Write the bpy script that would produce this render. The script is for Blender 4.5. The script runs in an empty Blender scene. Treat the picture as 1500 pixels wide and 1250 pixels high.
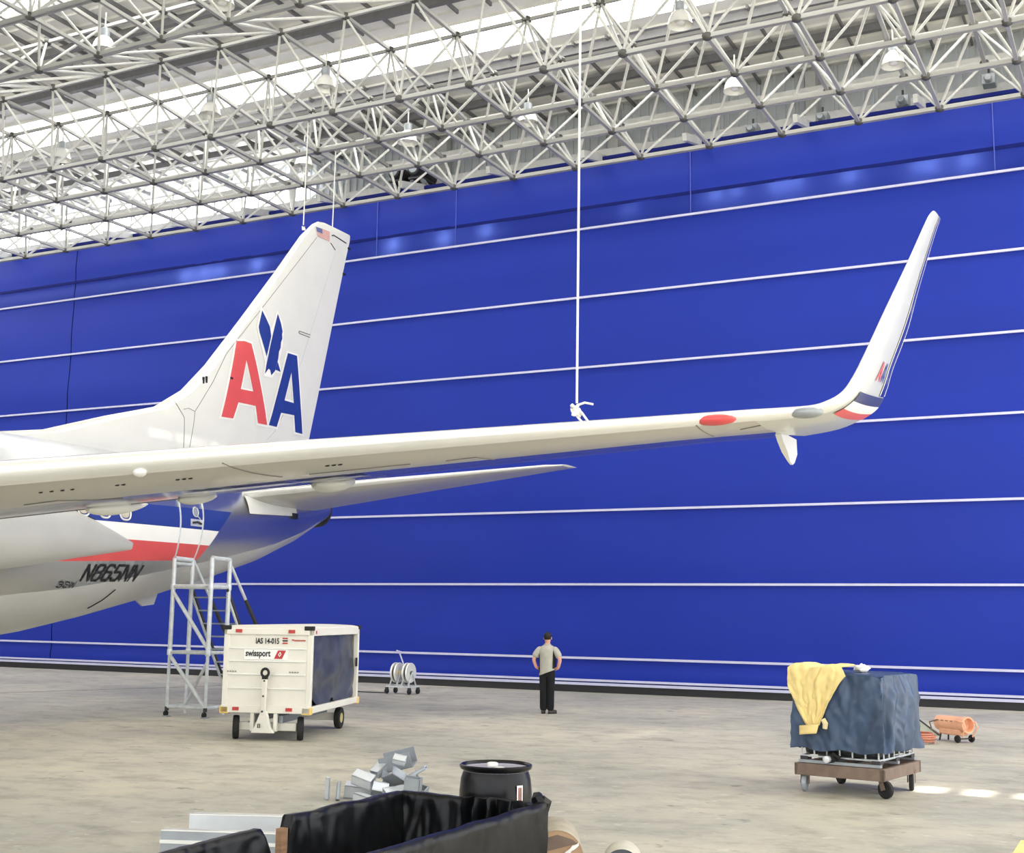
import bpy, bmesh, math, random
from mathutils import Vector, Matrix, noise
from mathutils.geometry import tessellate_polygon
random.seed(7)
R = math.radians
C = bpy.context.scene.collection

# ------------------------------------------------------------------ camera
cd = bpy.data.cameras.new('camera'); co = bpy.data.objects.new('camera', cd); C.objects.link(co)
cd.sensor_width = 36; cd.lens = 44.13; cd.clip_end = 400
yaw, pit, rol = -0.4728, 0.1498, 0.0139
fw = Vector((math.sin(yaw)*math.cos(pit), math.cos(yaw)*math.cos(pit), math.sin(pit)))
rt = Vector((math.cos(yaw), -math.sin(yaw), 0)); up = rt.cross(fw)
r2 = rt*math.cos(rol) + up*math.sin(rol); u2 = up*math.cos(rol) - rt*math.sin(rol)
mw = Matrix.Identity(4)
for i in range(3):
    mw[i][0] = r2[i]; mw[i][1] = u2[i]; mw[i][2] = -fw[i]
mw[0][3], mw[1][3], mw[2][3] = 0, 0, 2.1
co.matrix_world = mw
bpy.context.scene.camera = co

# ------------------------------------------------------------------ world, light, exposure
sc = bpy.context.scene
w = bpy.data.worlds.new('world'); sc.world = w; w.use_nodes = True
bg = w.node_tree.nodes['Background']; bg.inputs[0].default_value = (0.95, 0.97, 1.0, 1); bg.inputs[1].default_value = 1.5
sc.view_settings.view_transform = 'Standard'; sc.view_settings.look = 'None'
sc.view_settings.exposure = 0.78; sc.view_settings.gamma = 1; sc.view_settings.use_curve_mapping = False
SKYLIGHT = 4.5
sl = bpy.data.lights.new('sun', 'SUN'); sl.energy = 8.0; sl.angle = R(.53); sl.color = (1.0, .96, .9)
so_ = bpy.data.objects.new('sun', sl); C.objects.link(so_)
so_.rotation_euler = Vector((-.62, .04, -.78)).to_track_quat('-Z', 'Y').to_euler()

# ------------------------------------------------------------------ materials
def lin(c):
    return tuple((x/12.92 if x <= .04045 else ((x+.055)/1.055)**2.4) for x in [v/255 for v in c])
MATS = {}
def pm(name, rgb, rough=.5, metal=0., var=.08, scale=6., bump=0., spec=None, stretch=None, coat=0., trans=0.):
    if name in MATS: return MATS[name]
    m = bpy.data.materials.new(name); m.use_nodes = True
    nt = m.node_tree; b = nt.nodes['Principled BSDF']
    c = lin(rgb)
    tc = nt.nodes.new('ShaderNodeTexCoord'); mp = nt.nodes.new('ShaderNodeMapping')
    nt.links.new(tc.outputs['Object'], mp.inputs['Vector'])
    if stretch: mp.inputs['Scale'].default_value = stretch
    nz = nt.nodes.new('ShaderNodeTexNoise'); nz.inputs['Scale'].default_value = scale; nz.inputs['Detail'].default_value = 5
    nt.links.new(mp.outputs['Vector'], nz.inputs['Vector'])
    rp = nt.nodes.new('ShaderNodeValToRGB')
    rp.color_ramp.elements[0].position = .3; rp.color_ramp.elements[1].position = .7
    rp.color_ramp.elements[0].color = tuple(max(0, x*(1-var)) for x in c)+(1,)
    rp.color_ramp.elements[1].color = tuple(min(1, x*(1+var)) for x in c)+(1,)
    nt.links.new(nz.outputs['Fac'], rp.inputs['Fac']); nt.links.new(rp.outputs['Color'], b.inputs['Base Color'])
    b.inputs['Roughness'].default_value = rough; b.inputs['Metallic'].default_value = metal
    if spec is not None: b.inputs['Specular IOR Level'].default_value = spec
    if coat: b.inputs['Coat Weight'].default_value = coat
    if trans: b.inputs['Transmission Weight'].default_value = trans
    if bump:
        bp = nt.nodes.new('ShaderNodeBump'); bp.inputs['Strength'].default_value = bump
        nt.links.new(nz.outputs['Fac'], bp.inputs['Height']); nt.links.new(bp.outputs['Normal'], b.inputs['Normal'])
    MATS[name] = m
    return m
def em(name, rgb, s):
    m = bpy.data.materials.new(name); m.use_nodes = True; nt = m.node_tree
    b = nt.nodes['Principled BSDF']; b.inputs['Base Color'].default_value = lin(rgb)+(1,)
    b.inputs['Emission Color'].default_value = lin(rgb)+(1,); b.inputs['Emission Strength'].default_value = s
    MATS[name] = m
    return m

def floor_mat():
    m = bpy.data.materials.new('concrete_floor'); m.use_nodes = True; nt = m.node_tree; N = nt.nodes; L = nt.links
    b = N['Principled BSDF']; tc = N.new('ShaderNodeTexCoord')
    def nz(scale, sx, sy, det=6, rough=.55):
        mp = N.new('ShaderNodeMapping'); mp.inputs['Scale'].default_value = (sx, sy, 1); mp.inputs['Rotation'].default_value = (0, 0, R(-20))
        t = N.new('ShaderNodeTexNoise'); t.inputs['Scale'].default_value = scale; t.inputs['Detail'].default_value = det; t.inputs['Roughness'].default_value = rough
        L.new(tc.outputs['Object'], mp.inputs[0]); L.new(mp.outputs[0], t.inputs['Vector']); return t
    def ramp(t, stops):
        r = N.new('ShaderNodeValToRGB'); e = r.color_ramp.elements
        while len(e) < len(stops): e.new(.5)
        for k, (p, c) in enumerate(stops): e[k].position = p; e[k].color = c
        L.new(t.outputs['Fac'], r.inputs[0]); return r
    def mix(mode, f, a, bb):
        x = N.new('ShaderNodeMix'); x.data_type = 'RGBA'; x.blend_type = mode
        if isinstance(f, float): x.inputs[0].default_value = f
        else: L.new(f, x.inputs[0])
        L.new(a, x.inputs[6])
        if isinstance(bb, tuple): x.inputs[7].default_value = bb
        else: L.new(bb, x.inputs[7])
        return x.outputs[2]
    big = ramp(nz(.16, 1, 1, 4), [(.35, lin((168, 167, 154))+(1,)), (.5, lin((187, 183, 168))+(1,)), (.66, lin((207, 201, 180))+(1,))])
    mid = ramp(nz(1.7, .85, 1.15, 9, .72), [(.33, (.62, .61, .58, 1)), (.52, (1, 1, 1, 1)), (.68, (1.12, 1.09, 1.0, 1))])
    c = mix('MULTIPLY', .8, big.outputs[0], mid.outputs[0])
    st = ramp(nz(1.1, .8, 1.1, 8, .68), [(.55, (0, 0, 0, 1)), (.68, (1, 1, 1, 1))])
    c = mix('MIX', mix('MULTIPLY', 1.0, st.outputs[0], (.45, .45, .45, 1)), c, lin((120, 112, 98))+(1,))
    sp = ramp(nz(3.0, .7, 1.0, 5, .6), [(.635, (0, 0, 0, 1)), (.69, (1, 1, 1, 1))])
    c = mix('MIX', mix('MULTIPLY', 1.0, sp.outputs[0], (.6, .6, .6, 1)), c, lin((88, 84, 76))+(1,))
    ch = ramp(nz(5.5, .8, 1.0, 4, .55), [(.64, (0, 0, 0, 1)), (.68, (1, 1, 1, 1))])
    c = mix('MIX', mix('MULTIPLY', 1.0, ch.outputs[0], (.35, .35, .35, 1)), c, lin((226, 222, 210))+(1,))
    L.new(c, b.inputs['Base Color'])
    rr = N.new('ShaderNodeMapRange'); rr.inputs[3].default_value = .38; rr.inputs[4].default_value = .7
    L.new(nz(.5, 1, 1).outputs['Fac'], rr.inputs[0]); L.new(rr.outputs[0], b.inputs['Roughness'])
    bp = N.new('ShaderNodeBump'); bp.inputs['Strength'].default_value = .12; L.new(nz(9, 1, 1).outputs['Fac'], bp.inputs['Height']); L.new(bp.outputs[0], b.inputs['Normal'])
    return m

WHITE = (232, 231, 226)
m_steel = pm('white_painted_steel', (192, 193, 190), .45, 0, .1, 3)
m_chord = pm('pale_grey_steel', (166, 166, 163), .45, .2, .12, 2)
m_node = pm('dark_node_steel', (84, 84, 82), .5, .3, .1)
m_deck = pm('roof_sheet', (238, 237, 234), .55, 0, .06, 1.2)
m_beam = pm('roof_beam_grey', (112, 112, 114), .55, 0, .1)
m_wall = pm('corrugated_wall_sheet', (206, 211, 214), .5, .1, .07, 1)
m_paint = pm('aircraft_pale_paint', (222, 222, 217), .32, 0, .025, 1.5, coat=.2)
m_wing = pm('aircraft_wing_grey', (182, 179, 171), .3, 0, .05, 1.2, coat=.25, stretch=(1, .4, 1))
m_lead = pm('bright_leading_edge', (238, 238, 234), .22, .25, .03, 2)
m_alu = pm('polished_aluminium', (206, 208, 212), .3, 1., .05, 1.2, stretch=(1, .3, 1))
m_belly = pm('belly_grey_paint', (186, 186, 182), .38, 0, .04, 1.5, coat=.2)
m_red = pm('red_livery', (214, 84, 84), .4, 0, .05, 2)
m_navy = pm('navy_livery', (36, 58, 140), .4, 0, .05, 2)
m_wht = pm('white_livery', (240, 239, 235), .4, 0, .02, 2)
m_blk = pm('black_marking', (28, 28, 32), .5, 0, .1)
m_line = pm('grey_panel_line', (120, 118, 112), .6, 0, .1)
m_rub = pm('black_rubber', (30, 30, 30), .75, 0, .2, 8)
m_scaf = pm('galvanised_tube', (206, 211, 213), .4, .25, .12, 9)
m_cart = pm('cart_white_paint', (236, 233, 222), .42, 0, .04, 2)
m_yel = pm('yellow_bumper', (232, 200, 120), .55, 0, .08)
m_redr = pm('red_reflector', (190, 52, 48), .3, 0, .15, 20)
m_dkst = pm('dark_steel', (62, 62, 64), .5, .4, .15)
m_tarp = pm('blue_grey_tarpaulin', (72, 77, 88), .36, 0, .35, 4, .8, stretch=(1, 1, .8))
m_tarp2 = pm('navy_tarpaulin', (54, 73, 101), .38, 0, .3, 3.2, .8, stretch=(1.6, 1.6, .7))
m_brown = pm('rusty_brown_steel', (126, 108, 96), .6, .2, .15, 8)
m_ora = pm('orange_paint', (234, 176, 142), .45, 0, .08)
m_hose = pm('orange_hose', (196, 128, 104), .6, 0, .12)
m_plast = pm('black_plastic_sheet', (14, 15, 17), .33, 0, .3, 9, .6, spec=.25)
m_drum = pm('black_drum_plastic', (12, 12, 15), .28, 0, .15, 3, spec=.3)
m_wood = pm('brown_wood', (150, 116, 88), .7, 0, .2, 8, .2, stretch=(1, 1, 6))
m_tan = pm('tan_board', (186, 154, 122), .7, 0, .12, 5)
m_galv = pm('bright_sheet_metal', (214, 219, 224), .35, .35, .08, 3)
m_galv2 = pm('dull_sheet_metal', (158, 164, 170), .45, .35, .12, 4)
m_rope = pm('white_rope', (232, 232, 228), .8, 0, .08, 30)
m_jack = pm('yellow_cloth', (238, 214, 146), .75, 0, .07, 6, .6)
m_skin = pm('skin', (214, 160, 140), .55, 0, .05)
m_shirt = pm('grey_beige_shirt', (176, 173, 162), .8, 0, .07, 10, .1)
m_shblk = pm('black_side_panel', (26, 26, 30), .8, 0, .2)
m_trou = pm('black_trousers', (11, 12, 18), .9, 0, .25, 9, .2)
m_hair = pm('black_hair', (24, 22, 22), .7, 0, .3, 40, .3)
m_shoe = pm('dark_shoe', (66, 62, 58), .6, 0, .15)
m_sky = em('skylight_panel', (255, 252, 244), SKYLIGHT)
m_win = em('bright_translucent_wall', (255, 255, 255), SKYLIGHT)

# ------------------------------------------------------------------ mesh helpers
class MB:
    def __init__(s): s.v = []; s.f = []; s.m = []
    def add(s, vs, fs, mi=0):
        o = len(s.v); s.v += [tuple(v) for v in vs]
        for f in fs: s.f.append(tuple(i+o for i in f)); s.m.append(mi)
        return s
    def box(s, c, d, rot=None, mi=0):
        vs = [Vector((x*d[0]/2, y*d[1]/2, z*d[2]/2)) for z in (-1, 1) for y in (-1, 1) for x in (-1, 1)]
        if rot is not None: vs = [rot @ v for v in vs]
        vs = [v+Vector(c) for v in vs]
        return s.add(vs, [(0, 2, 3, 1), (4, 5, 7, 6), (0, 1, 5, 4), (2, 6, 7, 3), (0, 4, 6, 2), (1, 3, 7, 5)], mi)
    def bar(s, p, q, a, b, mi=0, upv=(0, 0, 1)):
        p = Vector(p); q = Vector(q); d = (q-p).normalized(); u = Vector(upv)
        if abs(d.dot(u)) > .98: u = Vector((0, 1, 0))
        x = d.cross(u).normalized(); y = x.cross(d)
        vs = [e+x*sx*a/2+y*sy*b/2 for e in (p, q) for sx, sy in ((-1, -1), (1, -1), (1, 1), (-1, 1))]
        return s.add(vs, [(0, 1, 5, 4), (1, 2, 6, 5), (2, 3, 7, 6), (3, 0, 4, 7), (3, 2, 1, 0), (4, 5, 6, 7)], mi)
    def path(s, pts, r, n=8, mi=0, closed=False):
        pts = [Vector(p) for p in pts]; k = len(pts); vs = []; fs = []; prev = None
        for i, p in enumerate(pts):
            a = pts[(i-1) % k] if (i or closed) else p; b = pts[(i+1) % k] if (i < k-1 or closed) else p
            d = (b-a).normalized()
            if prev is None:
                u = Vector((0, 0, 1)) if abs(d.z) < .9 else Vector((1, 0, 0))
                x = d.cross(u).normalized()
            else:
                x = (prev-d*prev.dot(d)).normalized()
            prev = x; y = d.cross(x)
            rr = r[i] if isinstance(r, (list, tuple)) else r
            vs += [p+x*rr*math.cos(2*math.pi*j/n)+y*rr*math.sin(2*math.pi*j/n) for j in range(n)]
        for i in range(k if closed else k-1):
            for j in range(n):
                a = i*n+j; b = i*n+(j+1) % n; i2 = (i+1) % k
                fs.append((a, b, i2*n+(j+1) % n, i2*n+j))
        if not closed: fs += [tuple(range(n))[::-1], tuple((k-1)*n+j for j in range(n))]
        return s.add(vs, fs, mi)
    def tube(s, p, q, r, n=8, mi=0): return s.path([p, q], r, n, mi)
    def lathe(s, prof, c=(0, 0, 0), ax='z', n=24, mi=0, caps=True):
        c = Vector(c); vs = []; fs = []
        for (r, z) in prof:
            for j in range(n):
                a = 2*math.pi*j/n; x, y = r*math.cos(a), r*math.sin(a)
                vs.append(c+(Vector((x, y, z)) if ax == 'z' else Vector((z, x, y)) if ax == 'x' else Vector((y, z, x))))
        k = len(prof)
        for i in range(k-1):
            for j in range(n): fs.append((i*n+j, i*n+(j+1) % n, (i+1)*n+(j+1) % n, (i+1)*n+j))
        if caps: fs += [tuple(range(n))[::-1], tuple((k-1)*n+j for j in range(n))]
        return s.add(vs, fs, mi)
    def grid(s, fn, nu, nv, mi=0, flip=False):
        vs = [fn(i/nu, j/nv) for j in range(nv+1) for i in range(nu+1)]
        fs = []
        for j in range(nv):
            for i in range(nu):
                a = j*(nu+1)+i; q = (a, a+1, a+nu+2, a+nu+1); fs.append(q[::-1] if flip else q)
        return s.add(vs, fs, mi)
    def prism(s, poly, fn, mi=0):
        """poly 2D outline, fn(u,v,k) -> 3D for k = 0,1"""
        n = len(poly); vs = [fn(u, v, 0) for u, v in poly]+[fn(u, v, 1) for u, v in poly]
        fs = [tuple(range(n))[::-1], tuple(range(n, 2*n))]+[(i, (i+1) % n, n+(i+1) % n, n+i) for i in range(n)]
        return s.add(vs, fs, mi)
    def sphere(s, c, r, n=10, mi=0):
        rx, ry, rz = (r, r, r) if isinstance(r, (int, float)) else r
        prof = [(math.sin(math.pi*i/n), -math.cos(math.pi*i/n)) for i in range(n+1)]
        prof[0] = (.001, -1); prof[-1] = (.001, 1)
        t = MB().lathe(prof, n=n+4)
        return s.add([Vector((v[0]*rx, v[1]*ry, v[2]*rz))+Vector(c) for v in t.v], t.f, mi)
    def shift(s, off):
        s.v = [(a-off[0], b-off[1], c-off[2]) for a, b, c in s.v]; return s
    def mesh(s, name, mats, smooth=False, ang=35):
        me = bpy.data.meshes.new(name); me.from_pydata(s.v, [], s.f)
        for m in (mats if isinstance(mats, (list, tuple)) else [mats]): me.materials.append(m)
        for p, mi in zip(me.polygons, s.m): p.material_index = mi
        if smooth:
            me.shade_smooth(); me.set_sharp_from_angle(angle=R(ang))
        me.update(); return me
    def obj(s, name, mats, parent=None, smooth=False, ang=35, bevel=0., world=False):
        if parent is not None and world:
            rp = parent
            while rp.parent: rp = rp.parent
            s.shift(rp.location)
        o = bpy.data.objects.new(name, s.mesh(name, mats, smooth, ang)); C.objects.link(o)
        if parent is not None: o.parent = parent
        if bevel:
            bv = o.modifiers.new('bevel', 'BEVEL'); bv.width = bevel; bv.segments = 2; bv.limit_method = 'ANGLE'; bv.angle_limit = R(40)
        return o
def tag(o, label=None, cat=None, group=None, kind=None):
    if label: o['label'] = label
    if cat: o['category'] = cat
    if group: o['group'] = group
    if kind: o['kind'] = kind
    return o
def thing(name, loc, label, cat, group=None, rz=0., kind=None):
    o = bpy.data.objects.new(name, None); C.objects.link(o); o.location = loc; o.rotation_euler = (0, 0, rz); o.empty_display_size = .3
    return tag(o, label, cat, group, kind)
def struct(name, mb, mats, label=None, smooth=False):
    o = mb.obj(name, mats, smooth=smooth); o['kind'] = 'structure'
    if label: o['label'] = label
    return o
def sroot(name, loc=(0, 0, 0), label=None):
    o = bpy.data.objects.new(name, None); C.objects.link(o); o.location = loc; o['kind'] = 'structure'
    if label: o['label'] = label
    return o
def copy_to(o, parent, loc=None, mat=None):
    c = o.copy(); C.objects.link(c); c.parent = parent
    if loc is not None: c.location = loc
    return c
def nz3(x, y, z): return noise.noise(Vector((x, y, z)))
def text_mb(body, size, fn, bold=0., align='LEFT', sx=1.):
    cu = bpy.data.curves.new('txt', 'FONT'); cu.body = body; cu.size = size; cu.offset = bold; cu.align_x = align; cu.resolution_u = 3
    to = bpy.data.objects.new('txt', cu); C.objects.link(to)
    dg = bpy.context.evaluated_depsgraph_get(); me = bpy.data.meshes.new_from_object(to.evaluated_get(dg))
    mb = MB(); mb.add([fn(v.co.x*sx, v.co.y) for v in me.vertices], [tuple(p.vertices) for p in me.polygons])
    bpy.data.objects.remove(to); bpy.data.curves.remove(cu); bpy.data.meshes.remove(me)
    return mb
def poly_mb(loops, fn):
    """flat decal from 2D loops (outer, holes...)"""
    flat = [p for l in loops for p in l]
    tr = tessellate_polygon([[Vector((p[0], p[1], 0)) for p in l] for l in loops])
    return MB().add([fn(*p) for p in flat], [tuple(t) for t in tr])

# ------------------------------------------------------------------ floor
floor = struct('floor', MB().add([(-90, -60, 0), (60, -60, 0), (60, 60, 0), (-90, 60, 0)], [(0, 1, 2, 3)]), floor_mat(), 'worn stained beige grey concrete hangar floor')
jm = MB()
jm.box((-26, 23.4, .002), (.05, 22, .004), Matrix.Rotation(R(-19), 3, 'Z'))
jm.obj('slab_joint', pm('dark_joint', (112, 108, 102), .8), floor)
ym = MB(); ym.box((-1.235, 9.6, .002), (.16, 8.0, .004)); ym.obj('painted_line', pm('yellow_floor_paint', (238, 214, 140), .6), floor)

wl0 = sroot('wall_left', (-52, 10, 0), 'grey side wall of the hangar far left')
for k in range(12): MB().box((0, -22+k*4.1, 9.2), (.12, 4.06, 18.4)).obj('wall_panel', m_wall, wl0)
# ------------------------------------------------------------------ back gable wall and its bright translucent band
wb = sroot('wall_back', (0, 35, 0), 'grey corrugated sheet gable wall above the blue curtain')
core = MB().box((-20, .35, 10), (60, .1, 20)); core.obj('wall_sheet', m_wall, wb)
pv = MB()
pv.box((0, .26, 9.2), (1.14, .06, 18.0))
for k in range(4): pv.box((-.43+k*.285, .2, 9.2), (.07, .06, 18.0))
pme = pv.mesh('wall_panel', m_wall)
x = -46.0
while x < 6:
    o = bpy.data.objects.new('wall_panel', pme); C.objects.link(o); o.parent = wb; o.location = (x, 0, 0); x += 1.15
for x in (-26.8, -20.6, -14.4, -8.2, -2.0):
    MB().box((x, .02, 9), (.3, .3, 18)).obj('wall_post', m_steel, wb)
win = sroot('window_1', (-34, 34.9, 16.3), 'bright overexposed translucent panel band high on the left of the gable wall')
for k in range(8):
    MB().box((-7.6+k*2.05, 0, 0), (1.97, .05, 2.75)).obj('pane', m_win, win)
for k in range(9): MB().box((-8.63+k*2.05, -.03, 0), (.07, .08, 2.8)).obj('mullion', m_steel, win)
for z in (-1.4, 0, 1.4): MB().box((-.4, -.03, z), (16.6, .08, .08)).obj('rail', m_steel, win)

# ------------------------------------------------------------------ roof deck, purlins, skylights
ceil = sroot('ceiling', (0, 0, 18.2), 'white corrugated roof sheets on steel purlins')
def deck_strip(y0, y1):
    n = 6; mb = MB(); xs = (-50, 16)
    prof = [(y0, .0), (y1-.09, .0), (y1-.07, -.06), (y1-.02, -.06), (y1, 0)]
    vs = []; 
    for xx in xs: vs += [(xx, y, z) for y, z in prof]
    k = len(prof)
    mb.add(vs, [(i, i+1, k+i+1, k+i) for i in range(k-1)])
    mb.obj('roof_panel', m_deck, ceil)
y = 35.6
while y > -14:
    y1 = y; y -= .62
    if 27.9 < (y+y1)/2 < 30.1 or 20.3 < (y+y1)/2 < 22.5: continue
    if 15.9 < (y+y1)/2 < 16.5:
        RL = (y, y1); continue
    deck_strip(y, y1)
for n_, (ya, yb) in enumerate(((28.08, 30.14), (19.98, 22.7))):
    sk = sroot('window_%d' % (n_+2), (-22, (ya+yb)/2, 18.22), 'glaring white translucent skylight strip in the roof' if n_ == 0 else 'bright skylight strip in the roof at the top left corner')
    for k in range(17):
        MB().box((-26+k*4.0, 0, 0), (3.96, yb-ya, .03)).obj('skylight_sheet', m_sky, sk)
yc = sum(RL)/2; wl_ = RL[1]-RL[0]
MB().box((-20, yc, .03), (60, wl_, .03)).obj('roof_panel', m_deck, ceil)
xs_ = [10.0, 11.62, 11.96, 12.24, 12.52, 12.84, 13.0, 16.0]  # unseen roof gaps, added to throw sun patches on the floor
for k in range(0, len(xs_)-1, 2): MB().box(((xs_[k]+xs_[k+1])/2, yc, .03), (xs_[k+1]-xs_[k], wl_, .03)).obj('roof_panel', m_deck, ceil)
pu = MB().box((0, 22, -0), (.055, 5.2, .11)).box((0, 14, 0), (.055, 4.8, .11)).box((0, -6, 0), (.055, 30.2, .11)); pme = pu.mesh('purlin', m_beam)
x = -44
while x < 3:
    o = bpy.data.objects.new('purlin', pme); C.objects.link(o); o.parent = ceil; o.location = (x, 11, -.12); x += 1.0065

# ------------------------------------------------------------------ space frame
SX, SY, X0, Y0, Z0 = 2.0128, 2.1065, -20.309, 31.7, 14.93
fr = thing('roof_space_frame', (-20.0, 27.0, 14.9), 'white double layer steel space frame of tubes and node joints under the whole roof', 'roof frame')
FO = Vector(fr.location)
def cull(p):
    return -1.2*p.y-2.5 < p.x < 2.5 and p.y > 12.5 and p.z-2.1 < (p.y+abs(p.x)*.5)*.62
bot_rows = {0: 0, 1: 0, 2: 0, 3: 0, 5: .6, 6: .65, 7: .65}
top_rows = {-.5: 1.45, .5: 1.55, 1.5: 1.75, 2.5: 1.95, 3.5: 1.95, 4.5: 2.0, 5.5: 2.1, 6.5: 2.2}
cols = range(-10, 12)
B = {(i, j): Vector((X0+i*SX, Y0-j*SY, Z0+dz)) for j, dz in bot_rows.items() for i in cols}
T = {(i+.5, j): Vector((X0+(i+.5)*SX, Y0-j*SY, Z0+dz)) for j, dz in top_rows.items() for i in cols}
um = MB().bar((0, 0, 0), (0, 0, 1), 1, 1).mesh('chord_bar', m_chord)
umd = MB().bar((-.3, 0, 0), (-.3, 0, 1), .4, 1); umd.bar((.3, 0, 0), (.3, 0, 1), .4, 1); umd = umd.mesh('double_chord', m_chord)
umt = MB().tube((0, 0, 0), (0, 0, 1), .5, 6).mesh('tube_bar', m_steel, True, 70)
umn = MB().sphere((0, 0, 0), .5, 6).mesh('node', m_node, True, 60)
def place(name, me, p, q, a, b):
    o = bpy.data.objects.new(name, me); C.objects.link(o); o.parent = fr
    d = q-p; L = d.length; zz = d/L; u = Vector((0, 0, 1)) if abs(zz.z) < .95 else Vector((0, 1, 0))
    xx = zz.cross(u).normalized(); yy = zz.cross(xx)
    mt = Matrix.Identity(4)
    for k in range(3): mt[k][0] = xx[k]*a; mt[k][1] = yy[k]*b; mt[k][2] = d[k]; mt[k][3] = (p-FO)[k]
    o.matrix_local = mt
    return o
items = {'bottom_chord': [], 'top_chord': [], 'web_tube': []}
for (i, j), p in B.items():
    if (i+1, j) in B: items['bottom_chord'].append((p, B[(i+1, j)], umd, .135, .1))
    if (i, j+1) in B: items['bottom_chord'].append((p, B[(i, j+1)], um, .085, .085))
for (i, j), p in T.items():
    if (i+1, j) in T: items['top_chord'].append((p, T[(i+1, j)], um, .08, .08))
    if (i, j+1) in T: items['top_chord'].append((p, T[(i, j+1)], um, .09, .09))
for (i, j), p in B.items():
    for di in (-.5, .5):
        for dj in (-.5, .5):
            if (i+di, j+dj) in T: items['web_tube'].append((p, T[(i+di, j+dj)], umt, .072, .072))
for i in cols:
    for di in (-.5, .5):
        if (i+di, 3.5) in T: items['web_tube'].append((B[(i, 5)], T[(i+di, 3.5)], umt, .08, .08))
cam0 = Vector((0, 0, 2.1))
for nm, L in items.items():
    L = [t for t in L if cull(t[0]) or cull(t[1])]
    L.sort(key=lambda t: ((t[0]+t[1])/2-cam0).length)
    for t in L[:300]: place(nm, *((t[2],)+t[:2]+t[3:]))
    if len(L) > 300:
        mb = MB()
        for t in L[300:]: mb.bar(t[0], t[1], t[3]*.85, t[4]*.85)
        o = mb.obj('distant_'+nm, m_steel, fr, world=True); o['kind'] = 'stuff'
nb = 0
for k, p in sorted(list(B.items())+list(T.items()), key=lambda t: (t[1]-cam0).length):
    if cull(p) and nb < 300:
        nb += 1
        o = bpy.data.objects.new('node_joint', umn); C.objects.link(o); o.parent = fr; o.location = p-FO; o.scale = (.26, .26, .2)
for j, dz in top_rows.items():
    if j == 1.5: continue
    MB().box((-22, Y0-j*SY, 17.95), (52, .16, .22)).obj('roof_beam', m_beam, fr, world=True)

# ------------------------------------------------------------------ header beam and hoists above the curtain
hb = sroot('trim_1', (-20, 34.2, 16.1), 'white header beams above the blue curtain')
MB().box((0, .2, .15), (50, .2, .36)).obj('header_beam', m_steel, hb, bevel=.01)
MB().box((0, -.6, .75), (50, .12, .16)).obj('header_beam', m_steel, hb)
for k in range(14): MB().bar((-22+k*3.1, .3, -.1), (-22+k*3.1, -2.4, -.75), .12, .22).obj('bracket', m_steel, hb)
HL = ['grey chain hoist on the header beam, leftmost of the four', 'grey chain hoist on the header beam, second from left of the four', 'grey chain hoist on the header beam, third from left of the four', 'grey chain hoist on the header beam, rightmost of the four']
for (x, z), lb in zip(((-9.6, 16.0), (-7.6, 16.0), (-5.42, 16.1), (-3.2, 16.3)), HL):
    h = thing('chain_hoist', (x, 33.75, z), lb, 'hoist', 'grey hoists on the header beam')
    MB().box((0, 0, 0), (.34, .4, .3)).obj('hoist_body', m_galv2, h, bevel=.03)
    MB().lathe([(.08, -.2), (.1, -.16), (.1, 0)], (0, -.2, -.04), 'y', 14).obj('motor', m_galv2, h, True)
    MB().tube((0, 0, .1), (0, 0, .35), .03).obj('hanger', m_dkst, h)
for x, lb in ((-21.2, 'black drive motor behind the roof frame above the curtain, left of the pair'), (-20.45, 'black drive motor behind the roof frame above the curtain, right of the pair')):
    h = thing('drive_motor', (x, 33.4, 15.95), lb, 'motor', 'black drive motors above the curtain')
    MB().lathe([(.08, -.62), (.2, -.6), (.24, -.5), (.24, .3), (.18, .34), (.18, .6)], (0, 0, .28), 'y', 20).obj('motor_body', m_blk, h, True)
    mb = MB()
    for k in range(7): mb.lathe([(.262, 0), (.262, .03)], (0, -.42+k*.1, .28), 'y', 20)
    mb.obj('cooling_fins', m_dkst, h, True)
    MB().lathe([(.1, -.66), (.15, -.64), (.15, -.6)], (0, 0, .28), 'y', 14).obj('fan_cover', m_galv2, h, True)
    MB().box((0, 0, .02), (.5, 1.0, .06)).obj('base_plate', m_dkst, h)
    for sx in (-.18, .18): MB().bar((sx, -.4, 0), (sx, .5, -.4), .1, .12).obj('support_arm', m_galv2, h)

# ------------------------------------------------------------------ blue curtain door
m_cur = pm('blue_curtain_fabric', (29, 50, 156), .5, 0, .07, .35, 0, spec=.18, stretch=(.3, 1, 1))
m_cur2 = pm('navy_hem', (18, 28, 100), .6, 0, .05, 3, 0, spec=.1)
m_web = pm('white_webbing', (196, 197, 226), .6, 0, .04)
m_translucent = m_cur.copy(); m_translucent.name = 'translucent_blue_fabric'  # translucent copy of the fabric, made so the added lights show through
nt = m_translucent.node_tree; tr_ = nt.nodes.new('ShaderNodeBsdfTranslucent'); tr_.inputs[0].default_value = (.2, .3, .85, 1)
mx_ = nt.nodes.new('ShaderNodeMixShader'); mx_.inputs[0].default_value = .25
nt.links.new(nt.nodes['Principled BSDF'].outputs[0], mx_.inputs[1]); nt.links.new(tr_.outputs[0], mx_.inputs[2]); nt.links.new(mx_.outputs[0], nt.nodes['Material Output'].inputs[0])
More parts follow.
